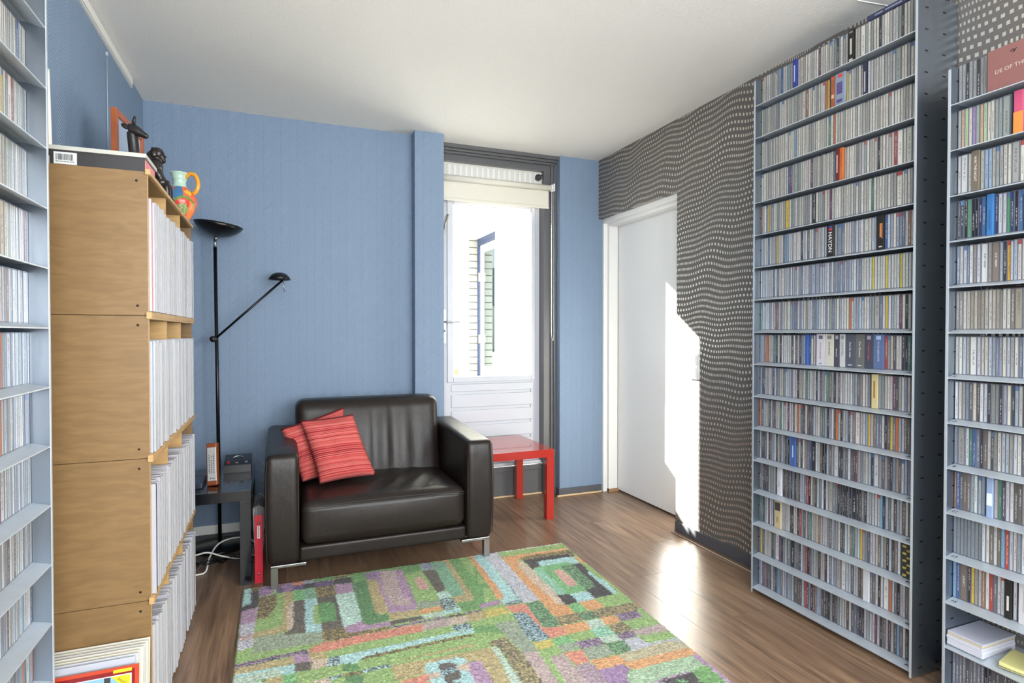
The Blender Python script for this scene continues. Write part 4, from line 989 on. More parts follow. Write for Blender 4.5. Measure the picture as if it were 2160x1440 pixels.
mb = MB(); mb.add([X4 @ Vector(v) for v in ((-.062, -.0068, .2805), (-.019, -.0068, .2805), (-.019, -.0068, .236))], [(0, 1, 2)], False); mk('corner_flash', mb, M('yellow_flash', (216, 200, 40), .3), rc)
q = X4 @ Vector((-.056, -.0072, .268)); xd = (X4.to_3x3() @ Vector((.72, 0, -.69))); yd = (X4.to_3x3() @ Vector((.69, 0, .72)))
q = X4 @ Vector((-.047, -.0072, .275)); text('lettering', 'DIGITAL', .0085, q, xd, yd, m_black, rc)

# ------------------------------------------------------------ on top of the crates
ZB = 4*CH
bxs = thing('storage_box', 'flat black box with a grey lid and barcode label on the crates', 'box', (-.46, 2.03, ZB))
bx('tray', M('black_card', (44, 43, 46), .5), -.578, -.352, 1.962, 2.105, ZB+.0005, ZB+.041, bev=.001, parent=bxs)
bx('lid', M('grey_card_lid', (178, 178, 170), .5), -.60, -.348, 1.957, 2.12, ZB+.041, ZB+.053, bev=.001, parent=bxs)
lb = bx('barcode_label', M('label_white', (206, 208, 206), .5), -.568, -.515, 1.961, 1.9625, ZB+.003, ZB+.036, parent=bxs)
mb = MB(); random.seed(2); x = -.563
while x < -.523:
    w = random.choice((.0006, .0012, .0018)); mb.box(x, x+w, 1.9603, 1.9612, ZB+.014, ZB+.031); x += w+random.choice((.0008, .0016))
for i in range(12): mb.box(-.563+i*.0036, -.5612+i*.0036, 1.9603, 1.9612, ZB+.0085, ZB+.0115)
mk('barcode', mb, m_dgrey, lb)
mb = MB(); mb.box(-.3525, -.3505, 1.965, 2.10, ZB+.004, ZB+.036); mk('lining', mb, M('pink_paper', (214, 120, 128), .5), bxs)
# framed picture leaning on the wall
def framed(name, label, P0, P1, zt, zb, w, d, mf, mi, lean=0, inner=None):
    P0, P1 = Vector(P0), Vector(P1); L = (P1-P0).length; xd = (P1-P0).normalized(); H = zt-zb
    X4 = Matrix.Translation((P0.x, P0.y, zb)) @ Matrix(((xd.x, -xd.y, 0, 0), (xd.y, xd.x, 0, 0), (0, 0, 1, 0), (0, 0, 0, 1))) @ Matrix.Rotation(R(lean), 4, 'X')
    t = thing(name, label, 'picture', ((P0.x+P1.x)/2, (P0.y+P1.y)/2, zb))
    for a in ((0, w, 0, H), (L-w, L, 0, H), (w, L-w, 0, w), (w, L-w, H-w, H)):
        mb = MB(); mb.box(a[0], a[1], 0, d, a[2], a[3], .001, X4); mk('frame_bar', mb, mf, t)
    mb = MB(); mb.box(w, L-w, d*.45, d*.6, w, H-w, 0, X4); q = mk('glazed_print', mb, mi, t)
    return t, X4, L, H, q
m_fw = M('reddish_wood_frame', (158, 84, 44), .35, var=.25)
t, X4, L, H, q = framed('framed_print', 'wooden framed print leaning on the wall above the record crates', (-.532, 2.48, 0), (-.504, 2.80, 0), ZB+.347, ZB+.001, .024, .018, m_fw, M('blue_grey_print', (158, 172, 190), .08, 0, .6), 0)
mb = MB(); mb.add([X4 @ Vector(v) for v in ((.10, .0075, .024), (.20, .0075, .024), (.15, .0075, .15))], [(0, 1, 2)], False); mk('pyramid_print', mb, M('slate_print', (92, 112, 130), .2), q)
m_wf = M('white_picture_frame', (226, 226, 220), .4)
framed('framed_picture', 'white framed cream picture hanging on the blue wall above the crates', (-.668, 1.78, 0), (-.655, 2.265, 0), 2.025, 1.62, .007, .014, m_wf, M('cream_print', (222, 204, 176), .5), -1.2)
mb = MB(); mb.cyl((XL+.004, 2.985, 2.39), (XL+.004, 2.99, 1.9), .0015, seg=6); mb.box(XL+.001, XL+.009, 2.978, 2.99, 2.382, 2.398)
tag(mk('picture_wire', mb, M('clear_wire', (176, 182, 194), .3), None, (XL, 2.98, 1.9)), 'thin hanging wire from the picture rail on the blue wall', 'wire')
mb = MB()
for i in range(9):
    a = i*2.4; mb.ell((-.612+.008*math.cos(a), 2.47+.008*math.sin(a), ZB+.03+.004*i*.6), (.008, .008, .007), seg=8, rings=6)
mb.box(-.62, -.604, 2.462, 2.478, ZB, ZB+.03)
tag(mk('ornament', mb, M('white_ceramic', (206, 206, 198), .4), None, (-.612, 2.47, ZB)), 'small white floret ornament beside the wooden framed print', 'ornament')
# giraffe
ZG = ZB-.014
m_eb = M('ebony_carving', (30, 29, 31), .35)
gf = thing('giraffe_carving', 'tall dark giraffe head carving in front of the framed print', 'carving', (-.46, 2.38, ZB))
mb = MB(); mb.tube(crom([(-.455, 2.40, ZB), (-.455, 2.40, ZG+.05), (-.459, 2.40, ZG+.12), (-.464, 2.40, ZG+.20), (-.468, 2.395, ZG+.252)], 5), [.024]*4+[.022]*5+[.019]*5+[.017]*5+[.016]*2, 16)
mk('neck', mb, m_eb, gf)
hx = Vector((-.452, 2.39, ZG+.252))
mb = MB(); mb.tube(crom([(-.478, 2.395, ZG+.262), (-.466, 2.392, ZG+.262), (-.445, 2.387, ZG+.252), (-.428, 2.384, ZG+.243), (-.417, 2.382, ZG+.238)], 4), [.008, .014, .018, .0195, .0195, .019, .018, .017, .0155, .014, .0125, .0115, .0105, .0098, .009, .008, .005], 14)
mk('head', mb, m_eb, gf)
for dy in (.012, -.008):
    mb = MB(); mb.tube([(-.466+.006*(dy < 0), 2.392+dy, ZG+.272), (-.465+.008*(dy < 0), 2.392+dy*1.3, ZG+.300), (-.464+.008*(dy < 0), 2.392+dy*1.3, ZG+.306)], [.006, .005, .0025], 8); mk('horn', mb, m_eb, gf)
mb = MB(); mb.ell((-.488, 2.397, ZG+.272), (.014, .004, .009), Matrix.Rotation(R(30), 4, 'Y')); mk('ear', mb, m_eb, gf)
# seated figurine
m_fig = M('dark_bronze', (40, 34, 33), .28, .3, bump=(120, .6))
fg = thing('seated_figurine', 'dark carved seated figurine with a round bald head on the crates', 'figurine', (-.395, 2.38, ZB))
mb = MB()
F_ = lambda x, y, z: (-.395+x*.8, 2.38+y*.8, ZB+z*1.03)
mb.ell(F_(0, 0, .02), (.034, .04, .025)); mb.ell(F_(0, 0, .075), (.026, .033, .065)); mb.ell(F_(0, 0, .118), (.024, .037, .026))
mb.ell(F_(.0, 0, .128), (.02, .02, .03))
mb.ell(F_(.006, 0, .163), (.0235, .0215, .0225)); mb.ell(F_(.025, 0, .152), (.011, .012, .014)); mb.ell(F_(.038, 0, .155), (.005, .005, .005)); mb.ell(F_(.032, 0, .141), (.007, .01, .009))
for s in (-1, 1):
    mb.ell(F_(-.002, .029*s, .158), (.009, .004, .013)); mb.tube(crom([F_(0, .042*s, .12), F_(.018, .05*s, .085), F_(.034, .034*s, .06)], 4), .012, 10)
    mb.tube(crom([F_(.0, .03*s, .03), F_(.03, .045*s, .06), F_(.044, .03*s, .05), F_(.046, .022*s, .01)], 4), .014, 10); mb.ell(F_(.052, .022*s, .008), (.016, .01, .008))
mb.tube(crom([F_(.034, -.03, .06), F_(.045, 0, .068), F_(.034, .03, .06)], 4), .009, 8)
fo = mk('body', mb, m_fig, fg)
md = fo.modifiers.new('r', 'REMESH'); md.mode = 'VOXEL'; md.voxel_size = .0026; md.use_smooth_shade = True
fg2 = thing('mask_figurine', 'small dark tufted figurine behind the seated figurine', 'figurine', (-.43, 2.52, ZB))
mb = MB(); q = lambda x, y, z: (-.43+x, 2.52+y, ZB+z)
mb.lathe([(.03, 0), (.032, .01), (.02, .03), (.024, .08), (.03, .12), (.022, .15), (.012, .165), (.02, .18), (.022, .195), (.012, .21), (0, .214)], q(0, 0, 0), 18)
for s in (-1, 1): mb.tube([q(.004, .014*s, .20), q(.006, .024*s, .222)], [.008, .003], 8)
shade(mk('body', mb, m_fig, fg2))
# painted jug
jg = thing('painted_jug', 'colourful painted jug with an ochre handle on the crates\' far end', 'jug', (-.378, 2.80, ZB))
prof = [(r_, z_*.93) for r_, z_ in [(0, 0), (.030, 0), (.033, .006), (.045, .03), (.058, .055), (.0655, .082), (.066, .10), (.060, .122), (.048, .14), (.035, .153), (.027, .163), (.0245, .178), (.026, .190), (.0285, .196), (.028, .200), (.031, .212), (.036, .222), (.033, .223), (.027, .21), (.022, .18), (0, .175)]]
pr = crom([(r_, 0, z_) for r_, z_ in prof], 4); seg = 72
me = bpy.data.meshes.new('body'); V, F, C = [], [], []
for p in pr:
    for k in range(seg):
        a = 2*math.pi*k/seg; V.append((max(0, p.x)*math.cos(a), max(0, p.x)*math.sin(a), p.z))
for i in range(len(pr)-1):
    for k in range(seg): F.append((i*seg+k, i*seg+(k+1) % seg, (i+1)*seg+(k+1) % seg, (i+1)*seg+k))
me.from_pydata(V, [], F); ca = me.color_attributes.new('Col', 'FLOAT_COLOR', 'FACE') if False else me.attributes.new('Col', 'FLOAT_COLOR', 'FACE')
for fi, f in enumerate(F):
    z_ = sum(V[v][2] for v in f)/4; k = fi % seg; a = (math.degrees(2*math.pi*k/seg)+360) % 360
    th = (a-265+180) % 360-180           # 0 = towards the camera
    zig = .124-.010*abs(((th+200)/14) % 2-1)*1.6
    band = .098-.0000165*(th-26)**2
    if fi >= (len(pr)-9)*seg: c = (166, 196, 178)
    elif z_ > .146: c = (170, 198, 182)
    elif th > 22 and z_ > band+.006: c = (226, 176, 46) if (abs(th-46)/20+abs(z_-.122)/.014) < 1 else (214, 96, 66)
    elif th < -34+26*(((z_/.013) % 1)) and z_ > .07: c = (216, 110, 42)
    elif z_ > band+.006: c = (62, 112, 156)
    elif abs(z_-band) <= .006: c = (106, 132, 62)
    elif ((th-18)/24)**2+((z_-.045)/.026)**2 < 1: c = (154, 166, 112) if (int(th/5)+int(z_*240)) % 3 else (110, 126, 80)
    elif th > 44: c = (222, 120, 60)
    elif th < -20: c = (196, 96, 54)
    else: c = (204, 66, 52)
    me.attributes['Col'].data[fi].color = rgb(c)
for p in me.polygons: p.use_smooth = True
g = NG('painted_glaze'); g.col(g.n('ShaderNodeAttribute', attribute_name='Col').outputs[0]); g.bump(g.noise(g.obj(), 60, 2), .1, .002); g.p(.25, 0, .5)
me.materials.append(g.m); o = bpy.data.objects.new('body', me); S.collection.objects.link(o); o.parent = jg
mk('handle', MB().tube(crom([(-.358, 2.793, ZB+.188), (-.338, 2.786, ZB+.205), (-.316, 2.779, ZB+.198), (-.306, 2.776, ZB+.165), (-.312, 2.779, ZB+.135), (-.325, 2.783, ZB+.122)], 5), .0085, 10), M('ochre_glaze', (214, 146, 44), .25), jg)
# ------------------------------------------------------------ steel CD racks
def galv(name, c, rough, met=.92):
    g = NG(name); a = g.noise(g.mapv(g.pos(), (9, 9, 3)), 3.0, 4, .6); b_ = g.noise(g.mapv(g.pos(), (60, 60, 1.5)), 1.0, 3)
    g.col(g.mix(a, tuple(v*.8 for v in rgb(c)[:3])+(1,), rgb(c))); g.set(g.b.inputs['Roughness'], g.ma('ADD', rough, g.ma('MULTIPLY', b_, .14)))
    g.b.inputs['Metallic'].default_value = met; return g.m
m_galv = galv('galvanised_steel', (150, 160, 172), .24); m_shelf = galv('galvanised_shelf', (206, 214, 222), .38, .55)
m_slit = M('slot_dark', (12, 12, 14), .6); m_pen = M('black_marker', (26, 24, 30), .6)
P_, LRUN, LRISE = .1464, .040, .0125
def rack(label, fx, s, y0, y1, levels, top, depth, slots):
    t = thing('steel_cd_rack', label, 'shelf', (fx+s*depth/2, (y0+y1)/2, 0))
    for y in (y0, y1-.003):
        n = 6; r = .014
        pro = [(0, .003)]+[(r-r*math.cos(i*math.pi/2/n), top-r+r*math.sin(i*math.pi/2/n)) for i in range(n+1)]+[(depth, top), (depth, .003)]
        mb = MB(); V = [(fx+s*a, y+yy, z) for yy in (0, .003) for a, z in pro]; m = len(pro)
        mb.add(V, [tuple(range(m)), tuple(range(m, 2*m))[::-1]]+[(i, (i+1) % m, m+(i+1) % m, m+i) for i in range(m)], False)
        p = mk('side_panel', mb, m_galv, t)
        mb = MB(); mb.box(fx-s*.0012, fx+s*.0006, y-(0 if y == y0 else .005), y+.003+(.005 if y == y0 else 0), .003, top-r); mk('front_edge', mb, m_shelf, p)
        mb = MB(); mb.box(fx+s*(depth-.03), fx+s*(depth-.001), y+(.003 if y == y0 else -.0012), y+(.0042 if y == y0 else 0), .004, top-.02)
        mk('rear_flange', mb, m_galv, p)
        if slots:
            mb = MB(); z = .1785-.0732*2
            while z < top-.04:
                for a in (.044, .137):
                    if y == y0: mb.box(fx+s*(a-.008), fx+s*(a+.008), y-.0004, y+.0002, z-.0024, z+.0024)
                    else: mb.box(fx+s*(a-.008), fx+s*(a+.008), y-.0004, y+.0002, z-.0024, z+.0024)
                z += .0732
            mk('slots', mb, m_slit, p, kind='stuff')
    for z in levels:
        pro = [(.001, 0), (.001, .0032), (LRUN, LRISE), (depth-.004, LRISE), (depth-.004, LRISE-.002), (LRUN+.001, LRISE-.002), (.004, .0002)]
        mb = MB(); m = len(pro); V = [(fx+s*a, y, z+q) for y in (y0+.0035, y1-.0035) for a, q in pro]
        mb.add(V, [tuple(range(m)), tuple(range(m, 2*m))[::-1]]+[(i, (i+1) % m, m+(i+1) % m, m+i) for i in range(m)], False)
        mk('shelf', mb, m_shelf, t)
    return t
L1 = [.0208+P_*k for k in range(16)]; L2 = [.0184+P_*k for k in range(14)]; L3 = [.0308+P_*k for k in range(16)]
rA = rack('tall grey steel CD rack against the dotted grey wall', 2.016, 1, 1.319, 2.047, L1, 2.346, .206, True)
rB = rack('lower grey steel CD rack at the right edge of the picture', 2.013, 1, .49, 1.219, L2, 2.052, .206, True)
rC = rack('grey steel CD rack at the left edge in front of the crates', -.52, -1, 1.027, 1.757, L3, 2.40, .154, False)
sl = Vector((LRUN, 0, LRISE-.0032)).normalized()
def number(r, fx, k, L, y, s):
    text('shelf_number', s, .017, (fx+.021, y, L[k]+.0086), (0, -1, 0), sl, m_pen, r, .25, .0002)
for k, s in enumerate(('47', '45', '43', '41', '39', '37', '35', '33', '31')): number(rA, 2.016, k, L1, 1.358, s)
for k, s in enumerate(('15', '13', '11', '9', '7', '5')): number(rB, 2.013, k+2, L2, 1.208, s)

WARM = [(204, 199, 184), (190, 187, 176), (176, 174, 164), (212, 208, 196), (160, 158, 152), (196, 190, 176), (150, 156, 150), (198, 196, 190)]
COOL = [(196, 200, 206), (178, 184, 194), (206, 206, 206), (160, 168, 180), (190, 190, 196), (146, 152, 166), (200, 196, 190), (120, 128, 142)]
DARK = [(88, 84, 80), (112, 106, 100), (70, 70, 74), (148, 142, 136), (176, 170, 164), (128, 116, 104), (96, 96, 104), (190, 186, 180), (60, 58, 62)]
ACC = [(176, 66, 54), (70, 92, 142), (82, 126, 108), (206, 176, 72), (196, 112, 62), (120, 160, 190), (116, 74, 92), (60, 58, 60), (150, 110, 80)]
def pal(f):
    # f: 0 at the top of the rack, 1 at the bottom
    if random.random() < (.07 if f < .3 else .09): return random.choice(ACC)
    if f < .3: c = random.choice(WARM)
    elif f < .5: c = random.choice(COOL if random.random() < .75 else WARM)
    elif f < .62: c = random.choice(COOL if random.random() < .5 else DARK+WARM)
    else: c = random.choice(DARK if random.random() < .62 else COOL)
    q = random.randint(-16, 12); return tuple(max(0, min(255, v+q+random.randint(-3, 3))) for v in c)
CDS = []
def fill(rk, row, L, k, ya, yb, f, specials=(), fixed=None):
    """cases from y=ya down to y=yb on shelf k; specials = [(y_hi, y_lo)] left free"""
    y = ya; n = 0
    sp = sorted([s for s in specials], key=lambda s: -s[0])
    while y > yb+.0104:
        if sp and y-.0104 < sp[0][0]+.0002:
            if sp[0][0] < y: pass
            y = min(y, sp[0][1]-.0006); sp.pop(0); continue
        th = .0104 if random.random() < .93 else random.choice((.0072, .0216))
        if sp and y-th < sp[0][0]: th = .0104
        n += 1
        c = fixed(n) if fixed else pal(f)
        CDS.append(dict(rk=rk, row=row, n=n, y=y-th+.0003, th=th-.0006, c=tuple(v*.9 for v in c), z=L[k]+LRISE, h=.1248-(.003 if th < .01 else 0), off=random.random()*.0035))
        y -= th
# ---- box sets on the tall rack: row from the top, y range, colour, height, lettering
m_let = {}
def boxset(label, rk, row_k, L, yh, yl, c, h=.127, lett=None, lc=(220, 216, 206), size=.008, cat='box set', group=None, marks=(), depth=.14, lz=.94, x0=2.050):
    z = L[row_k]+LRISE+.0002
    t = thing('cd_box_set', label, cat, (x0+depth/2, (yh+yl)/2, z), group)
    mname = 'box_card_%02x%02x%02x' % c; m = bpy.data.materials.get(mname) or M(mname, tuple(v*.9 for v in c), .4, var=.08)
    bx('box', m, x0, x0+depth, yl+.0006, yh-.0006, z, z+h, bev=.0012, parent=t)
    def lm(q):
        nm = 'ink_%02x%02x%02x' % q; return bpy.data.materials.get(nm) or M(nm, q, .5)
    if lett:
        text('lettering', lett, size, (x0-.0004, (yh+yl)/2, z+h*lz), (0, 0, -1), (0, -1, 0), lm(lc), t)
    for (u0, u1, v0, v1, q) in marks:
        w = yh-yl; mb = MB(); mb.box(x0-.0006, x0+.0006, yh-w*u1, yh-w*u0, z+h*v0, z+h*v1); mk('printed_band', mb, lm(q), t)
    return t
SPA = {}
def A(row, yh, yl, c, label, **k):
    SPA.setdefault(row, []).append((yh, yl)); boxset(label, 'A', 15-row, L1, yh, yl, c, **k)
A(0, 1.866, 1.846, (48, 66, 150), 'bright blue slim box on the top shelf of the tall CD rack', marks=((.35, .6, .25, .8, (170, 180, 220)),))
A(0, 1.606, 1.582, (34, 32, 32), 'black box set on the top shelf of the tall CD rack', h=.128, marks=((.35, .65, .25, .72, (190, 184, 170)), (.2, .8, .06, .12, (190, 184, 170)), (.2, .8, .88, .94, (120, 116, 110))))
A(1, 1.681, 1.662, (168, 92, 58), 'burnt orange box set on the second shelf down of the tall rack', marks=((.2, .8, .3, .42, (210, 170, 130)), (.2, .8, .9, .95, (220, 90, 70))))
A(1, 1.6615, 1.618, (142, 156, 176), 'pale blue box set with purple print on the second shelf down', marks=((.18, .75, .36, .72, (84, 72, 120)), (.18, .75, .1, .2, (84, 72, 120)), (.3, .75, .86, .96, (206, 74, 66))))
A(1, 1.544, 1.528, (42, 46, 66), 'navy blue slim box on the second shelf down of the tall rack', marks=((.35, .65, .1, .7, (170, 170, 176)),))
A(3, 1.658, 1.641, (112, 42, 40), 'dark red box on the fourth shelf down of the tall rack', marks=((.35, .65, .25, .8, (200, 160, 150)),))
A(3, 1.640, 1.624, (204, 108, 54), 'orange box beside the dark red box on the fourth shelf down', marks=((.35, .65, .4, .85, (160, 80, 40)),))
A(5, 1.693, 1.663, (40, 38, 42), 'black box set lettered HAYDN in white on the tall CD rack', lett='HAYDN', size=.0235, lc=(226, 224, 220), lz=.77, marks=((.3, .8, .88, .95, (60, 76, 140)), (.3, .8, .81, .87, (196, 60, 56))))
A(5, 1.486, 1.457, (38, 34, 34), 'black box set with orange lettering bands right of the HAYDN box', marks=((.5, .7, .35, .75, (196, 120, 60)), (.75, .85, .3, .75, (150, 110, 80)), (.4, .8, .06, .1, (190, 180, 170))))
op = dict(group='opera box sets on the tall rack', size=.0105, h=.129)
A(8, 1.738, 1.6985, (206, 204, 212), 'white opera box set lettered LA FINTA GIARDINIERA', lett='LA FINTA GIARDINIERA', lc=(176, 70, 90), lz=.74, marks=((.3, .75, .84, .95, (90, 88, 100)), (.35, .65, .06, .09, (90, 88, 100))), **{**op, 'size': .0066})
A(8, 1.698, 1.6575, (206, 202, 188), 'cream opera box set lettered IDOMENEO', lett='IDOMENEO', lc=(96, 92, 90), lz=.76, marks=((.3, .75, .84, .95, (120, 116, 110)),), **op)
A(8, 1.657, 1.6325, (74, 74, 84), 'dark grey narrow opera box set left of the CLEMENZA box', lett='Ascanio', lc=(180, 178, 180), lz=.56, marks=((.3, .75, .84, .95, (150, 150, 156)),), **op)
A(8, 1.632, 1.6075, (196, 196, 196), 'pale grey narrow opera box set lettered CLEMENZA', lett='CLEMENZA', lc=(110, 120, 126), lz=.76, marks=((.3, .75, .84, .95, (130, 128, 126)),), **op)
A(8, 1.607, 1.5655, (84, 88, 100), 'slate opera box set lettered Così fan tutte', lett='Così fan tutte', lc=(206, 206, 212), lz=.76, marks=((.3, .7, .06, .09, (180, 180, 186)),), **op)
A(8, 1.565, 1.5275, (106, 106, 104), 'olive grey opera box set lettered Don Giovanni', lett='Don Giovanni', lc=(206, 204, 196), lz=.78, marks=((.3, .7, .06, .09, (180, 180, 176)),), **op)
A(8, 1.527, 1.4935, (72, 74, 88), 'dark opera box set lettered Le Nozze di Figaro in red', lett='Le Nozze di Figaro', lc=(190, 80, 90), lz=.76, marks=((.3, .75, .84, .95, (150, 150, 160)),), **{**op, 'size': .009})
A(8, 1.493, 1.453, (92, 110, 150), 'blue opera box set lettered DIE ZAUBERFLÖTE', lett='DIE ZAUBERFLÖTE', lc=(176, 186, 206), lz=.8, marks=((.3, .75, .84, .95, (160, 176, 206)),), **{**op, 'size': .009})
A(8, 1.793, 1.779, (58, 92, 166), 'blue CD box left of the white opera boxes on the tall rack')
A(9, 1.499, 1.475, (206, 190, 140), 'cream CD box with gold print below the opera boxes', marks=((.35, .65, .3, .8, (150, 110, 60)),))
A(11, 1.865, 1.838, (66, 100, 160), 'thick blue box set on the shelf marked 37', marks=((.4, .6, .3, .7, (160, 180, 210)),))
A(12, 1.935, 1.912, (208, 208, 216), 'thick white box set on the shelf marked 39 upper left', marks=((.4, .6, .3, .5, (150, 150, 160)),))
A(13, 1.950, 1.913, (196, 180, 146), 'tan box set with a small dark picture, low left on the tall rack', marks=((.15, .9, .62, .9, (60, 58, 58)), (.35, .65, .2, .4, (150, 130, 100))))
A(14, 1.526, 1.502, (206, 206, 212), 'thick white box set on the second-lowest shelf of the tall rack')
A(13, 1.378, 1.345, (48, 52, 44), 'black and gold patterned box at the right end below shelf 41', marks=tuple((.05+.45*(i % 2), .45+.45*(i % 2), .05+.1*i, .11+.1*i, (168, 148, 78)) for i in range(9)))
for row in range(16):
    f = row/15; fx_ = None
    if row == 2: fx_ = lambda n: random.choice(WARM[:6]) if random.random() < .95 else random.choice(ACC)
    if row == 6: fx_ = lambda n: (random.choice(COOL) if n < 46 else (196, 182, 84) if n % 5 == 0 else (196, 196, 190))
    if row == 12: fx_ = lambda n: (56, 56, 60) if 34 < n < 44 else pal(.8)
    if row == 5: fx_ = lambda n: pal(.4)
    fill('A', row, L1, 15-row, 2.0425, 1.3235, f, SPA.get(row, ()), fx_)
# navy book lying on the top row
nb = thing('flat_book', 'navy blue flat box lying on top of the CDs of the tall rack', 'box', (2.12, 1.42, 2.357))
bx('box', M('navy_card', (52, 56, 84), .4), 2.052, 2.195, 1.324, 1.53, 2.3555, 2.374, bev=.001, parent=nb)
mb = MB()
for a, b_ in ((1.5, 1.47), (1.46, 1.40), (1.39, 1.35)): mb.box(2.0513, 2.0525, b_, a, 2.362, 2.366)
mk('print_lines', mb, M('grey_ink', (150, 152, 166), .5), nb)
# ---- lower right rack
SPB = {}
def B(k, yh, yl, c, label, **kw):
    SPB.setdefault(k, []).append((yh, yl)); boxset(label, 'B', k, L2, yh, yl, c, **kw)
B(12, 1.058, 1.034, (206, 84, 120), 'pink and orange box on the shelf below the maroon box', marks=((0, 1, .0, .5, (216, 130, 60)),))
B(11, 1.171, 1.148, (118, 108, 92), 'brown box lettered WAS THE NIGHT on the right-edge rack', lett='WAS THE NIGHT', size=.0105, lc=(206, 200, 186), lz=.86)
B(10, 1.127, 1.108, (58, 118, 178), 'wide bright blue box on the right-edge rack', marks=((.4, .6, .15, .6, (40, 84, 140)),))
B(2, 1.030, .985, (206, 204, 206), 'white box standing right of the black boxes above the paper stack', marks=((.3, .5, .3, .8, (160, 156, 160)),))
B(2, 1.066, 1.047, (34, 32, 32), 'black box left of the white box above the paper stack', marks=((.35, .65, .2, .55, (196, 190, 180)),))
B(4, 1.118, 1.100, (150, 170, 206), 'pale blue box on the shelf marked 11', marks=((.1, .9, .3, .6, (206, 214, 226)),))
B(6, 1.018, 1.000, (50, 64, 150), 'royal blue box at the right edge on the shelf marked 7', marks=((.3, .7, .6, .9, (150, 160, 210)),))
SPB.setdefault(13, []).append((1.1255, .86))
mz = L2[13]+LRISE
mt = thing('cd_box_set', 'maroon box lying face out on the top of the right-edge rack', 'box set', (2.1, .995, mz))
bx('box', M('maroon_card', (132, 88, 84), .5, var=.06), 2.040, 2.20, .862, 1.1235, mz+.0005, mz+.124, bev=.0015, parent=mt)
text('lettering', 'DE OF THE MOON / P', .0165, (2.0394, 1.103, mz+.052), (0, -1, .06), (0, .06, 1), M('pale_letters', (186, 168, 160), .5), mt)
mb = MB(); mb.tube(crom([(2.0395, 1.062, mz+.099), (2.0395, 1.056, mz+.104), (2.0395, 1.050, mz+.099), (2.0395, 1.056, mz+.095), (2.0395, 1.046, mz+.105)], 4), .001, 5); mk('emblem', mb, m_pen, mt)
BP = {13: lambda n: (150, 150, 148) if n % 3 else (60, 60, 62), 12: lambda n: random.choice(WARM+[(190, 160, 130), (150, 130, 170), (170, 186, 150)]),
      11: lambda n: random.choice(WARM+[(196, 150, 80), (150, 170, 190)]), 10: lambda n: random.choice([(44, 44, 50), (50, 60, 96), (70, 110, 160), (186, 186, 190), (40, 40, 44), (90, 150, 110)]),
      9: lambda n: random.choice(COOL+DARK+[(206, 160, 70)]), 8: lambda n: random.choice([(176, 168, 154), (150, 142, 128), (190, 186, 178), (130, 122, 110)]),
      7: lambda n: random.choice(WARM+COOL), 3: lambda n: (128, 134, 140) if n < 9 else pal(.7), 0: lambda n: random.choice([(66, 62, 60), (90, 86, 84), (46, 44, 46), (120, 120, 126)])}
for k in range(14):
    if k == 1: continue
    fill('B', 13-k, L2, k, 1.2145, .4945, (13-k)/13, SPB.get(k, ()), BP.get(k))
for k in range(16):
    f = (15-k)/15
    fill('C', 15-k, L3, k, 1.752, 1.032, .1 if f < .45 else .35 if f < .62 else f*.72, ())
# ---- the 300 cases that show largest become things of their own, the rest one object
yw, pt = R(22.03), R(.859)
def pr_(x, y, z):
    z -= 1.192; a = x*math.cos(yw)-y*math.sin(yw); f = x*math.sin(yw)+y*math.cos(yw)
    f2 = f*math.cos(pt)-z*math.sin(pt); u2 = z*math.cos(pt)+f*math.sin(pt); return 1080+1223.9*a/f2, 720-1223.9*u2/f2
for c in CDS:
    lf = c['rk'] == 'C'; x = (-.56-c['off']*.5) if lf else 2.0555+c['off']; c['x'] = x
    a = pr_(x, c['y'], c['z']); b_ = pr_(x, c['y']+c['th'], c['z']+c['h'])
    x0, x1 = sorted((a[0], b_[0])); y0, y1 = sorted((a[1], b_[1]))
    c['a'] = max(0, min(x1, 2160)-max(x0, 0))*max(0, min(y1, 1440)-max(y0, 0))
CDS.sort(key=lambda c: -c['a'])
cdm = unit_spine('cd_case', (m_cd, m_case))
RN = dict(A='the tall right rack', B='the right-edge rack', C='the left-edge rack'); nrow = dict(A=16, B=14, C=16)
for c in CDS[:300]:
    o = bpy.data.objects.new('cd_case', cdm); S.collection.objects.link(o)
    lf = c['rk'] == 'C'; d = .108 if lf else .140
    if lf: o.location = (c['x'], c['y']+c['th'], c['z']); o.rotation_euler = (0, 0, math.pi)
    else: o.location = (c['x'], c['y'], c['z'])
    o.scale = (d, c['th'], c['h']); o.color = tuple(lin(v) for v in c['c'])+(1,)
    tag(o, '%s CD case, %s from the %s, %s row up on %s' % (cname(c['c']), ordi(c['n']), 'right' if lf else 'left', ordi(nrow[c['rk']]-c['row']), RN[c['rk']]), 'CD', 'CDs on '+RN[c['rk']])
rest = CDS[300:]; V, F, UV, COL, MI = [], [], [], [], []
q8 = [(0, 0, 0), (0, 1, 0), (0, 1, 1), (0, 0, 1), (1, 0, 0), (1, 1, 0), (1, 1, 1), (1, 0, 1)]; qf = [(0, 3, 2, 1), (4, 5, 6, 7), (0, 1, 5, 4), (3, 7, 6, 2), (0, 4, 7, 3), (1, 2, 6, 5)]
for c in rest:
    b_ = len(V); lf = c['rk'] == 'C'; d = -.108 if lf else .140; sd = random.random(); k = tuple(lin(v) for v in c['c'])+(sd,)
    for p in q8: V.append((c['x']+p[0]*d, c['y']+p[1]*c['th'], c['z']+p[2]*c['h'])); COL.append(k)
    for i, f in enumerate(qf):
        ff = f[::-1] if lf else f; F.append(tuple(b_+j for j in ff)); MI.append(0 if i == 0 else 1); UV += [(q8[j][1], q8[j][2]) for j in ff]
me = bpy.data.meshes.new('cd_cases'); me.from_pydata(V, [], F); uv = me.uv_layers.new(name='UVMap')
uv.data.foreach_set('uv', np.array(UV).ravel()); me.polygons.foreach_set('material_index', MI)
ca = me.color_attributes.new('Col', 'FLOAT_COLOR', 'POINT'); ca.data.foreach_set('color', np.array(COL).ravel())
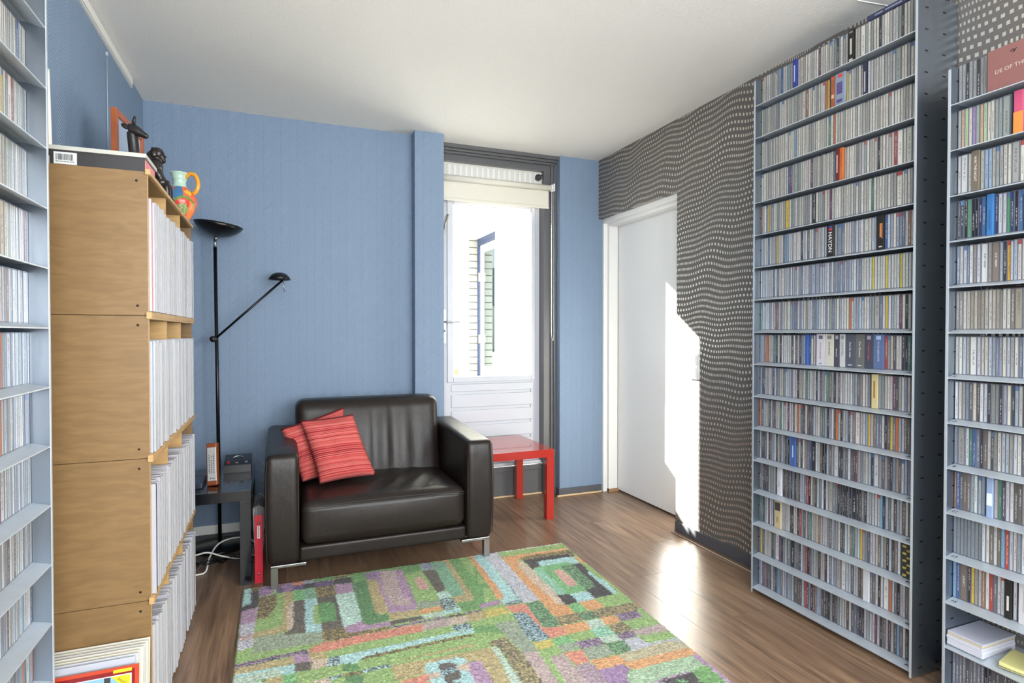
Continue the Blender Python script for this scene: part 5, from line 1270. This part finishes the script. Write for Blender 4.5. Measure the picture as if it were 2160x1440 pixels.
me.materials.append(m_cds); me.materials.append(m_case)
o = bpy.data.objects.new('cd_cases', me); S.collection.objects.link(o); tag(o, 'remaining rows of CD cases on the three steel racks', 'CDs', kind='stuff')
# ---- papers on the lower right rack, tab on the left rack
ps = thing('paper_stack', 'stack of white lined paper on the low shelf of the right-edge rack', 'paper', (2.115, 1.16, L2[1]+LRISE))
z = L2[1]+LRISE+.0003; random.seed(4)
for i, (h, c) in enumerate(((.011, (186, 186, 196)), (.009, (192, 192, 202)), (.009, (188, 188, 198)), (.008, (184, 172, 148)), (.005, (178, 178, 190)))):
    dx, dy = random.uniform(-.003, .003), random.uniform(-.002, .002)
    bx('sheaf', M('paper_%d' % i, c, .7), 2.026+dx, 2.196+dx, 1.110+dy, 1.2135+min(dy, 0), z, z+h, bev=.001, parent=ps); z += h+.0003
mb = MB()
for i in range(18): mb.box(2.035, 2.19, 1.116+i*.0052, 1.1164+i*.0052, z, z+.0003)
mk('ruled_lines', mb, M('ruling', (176, 178, 196), .7), ps)
yp = thing('note_pad', 'pale yellow note pad on the low shelf beside the white paper stack', 'paper', (2.1, 1.03, L2[1]+LRISE))
def bend(p, u):
    p.z += .004*(u[1]**2)*(1 if u[2] > 0 else .3); return p
X4 = Matrix.Translation((2.098, 1.030, L2[1]+LRISE+.0095)) @ Matrix.Rotation(R(12), 4, 'Z')
mb = MB(); mb.rbox((0, 0, 0), (.125, .100, .010), .0015, 6, fn=bend); bmesh.ops.transform(mb.b, matrix=X4, verts=mb.b.verts); mk('pad', mb, M('yellow_paper', (196, 190, 128), .7), yp)
mb = MB(); mb.box(-.064, .062, -.052, .050, -.0092, -.0058, .0005, X4); mk('backing_card', mb, M('olive_card', (150, 146, 100), .7), yp)
tb = bx('divider_tab', M('blue_card_tab', (52, 132, 200), .4), -.56, -.532, 1.489, 1.4905, L3[4]+LRISE+.002, L3[4]+LRISE+.034, loc=(-.545, 1.49, L3[4]+LRISE)); tag(tb, 'bright blue divider tab at the left edge of the left-edge rack', 'tab')
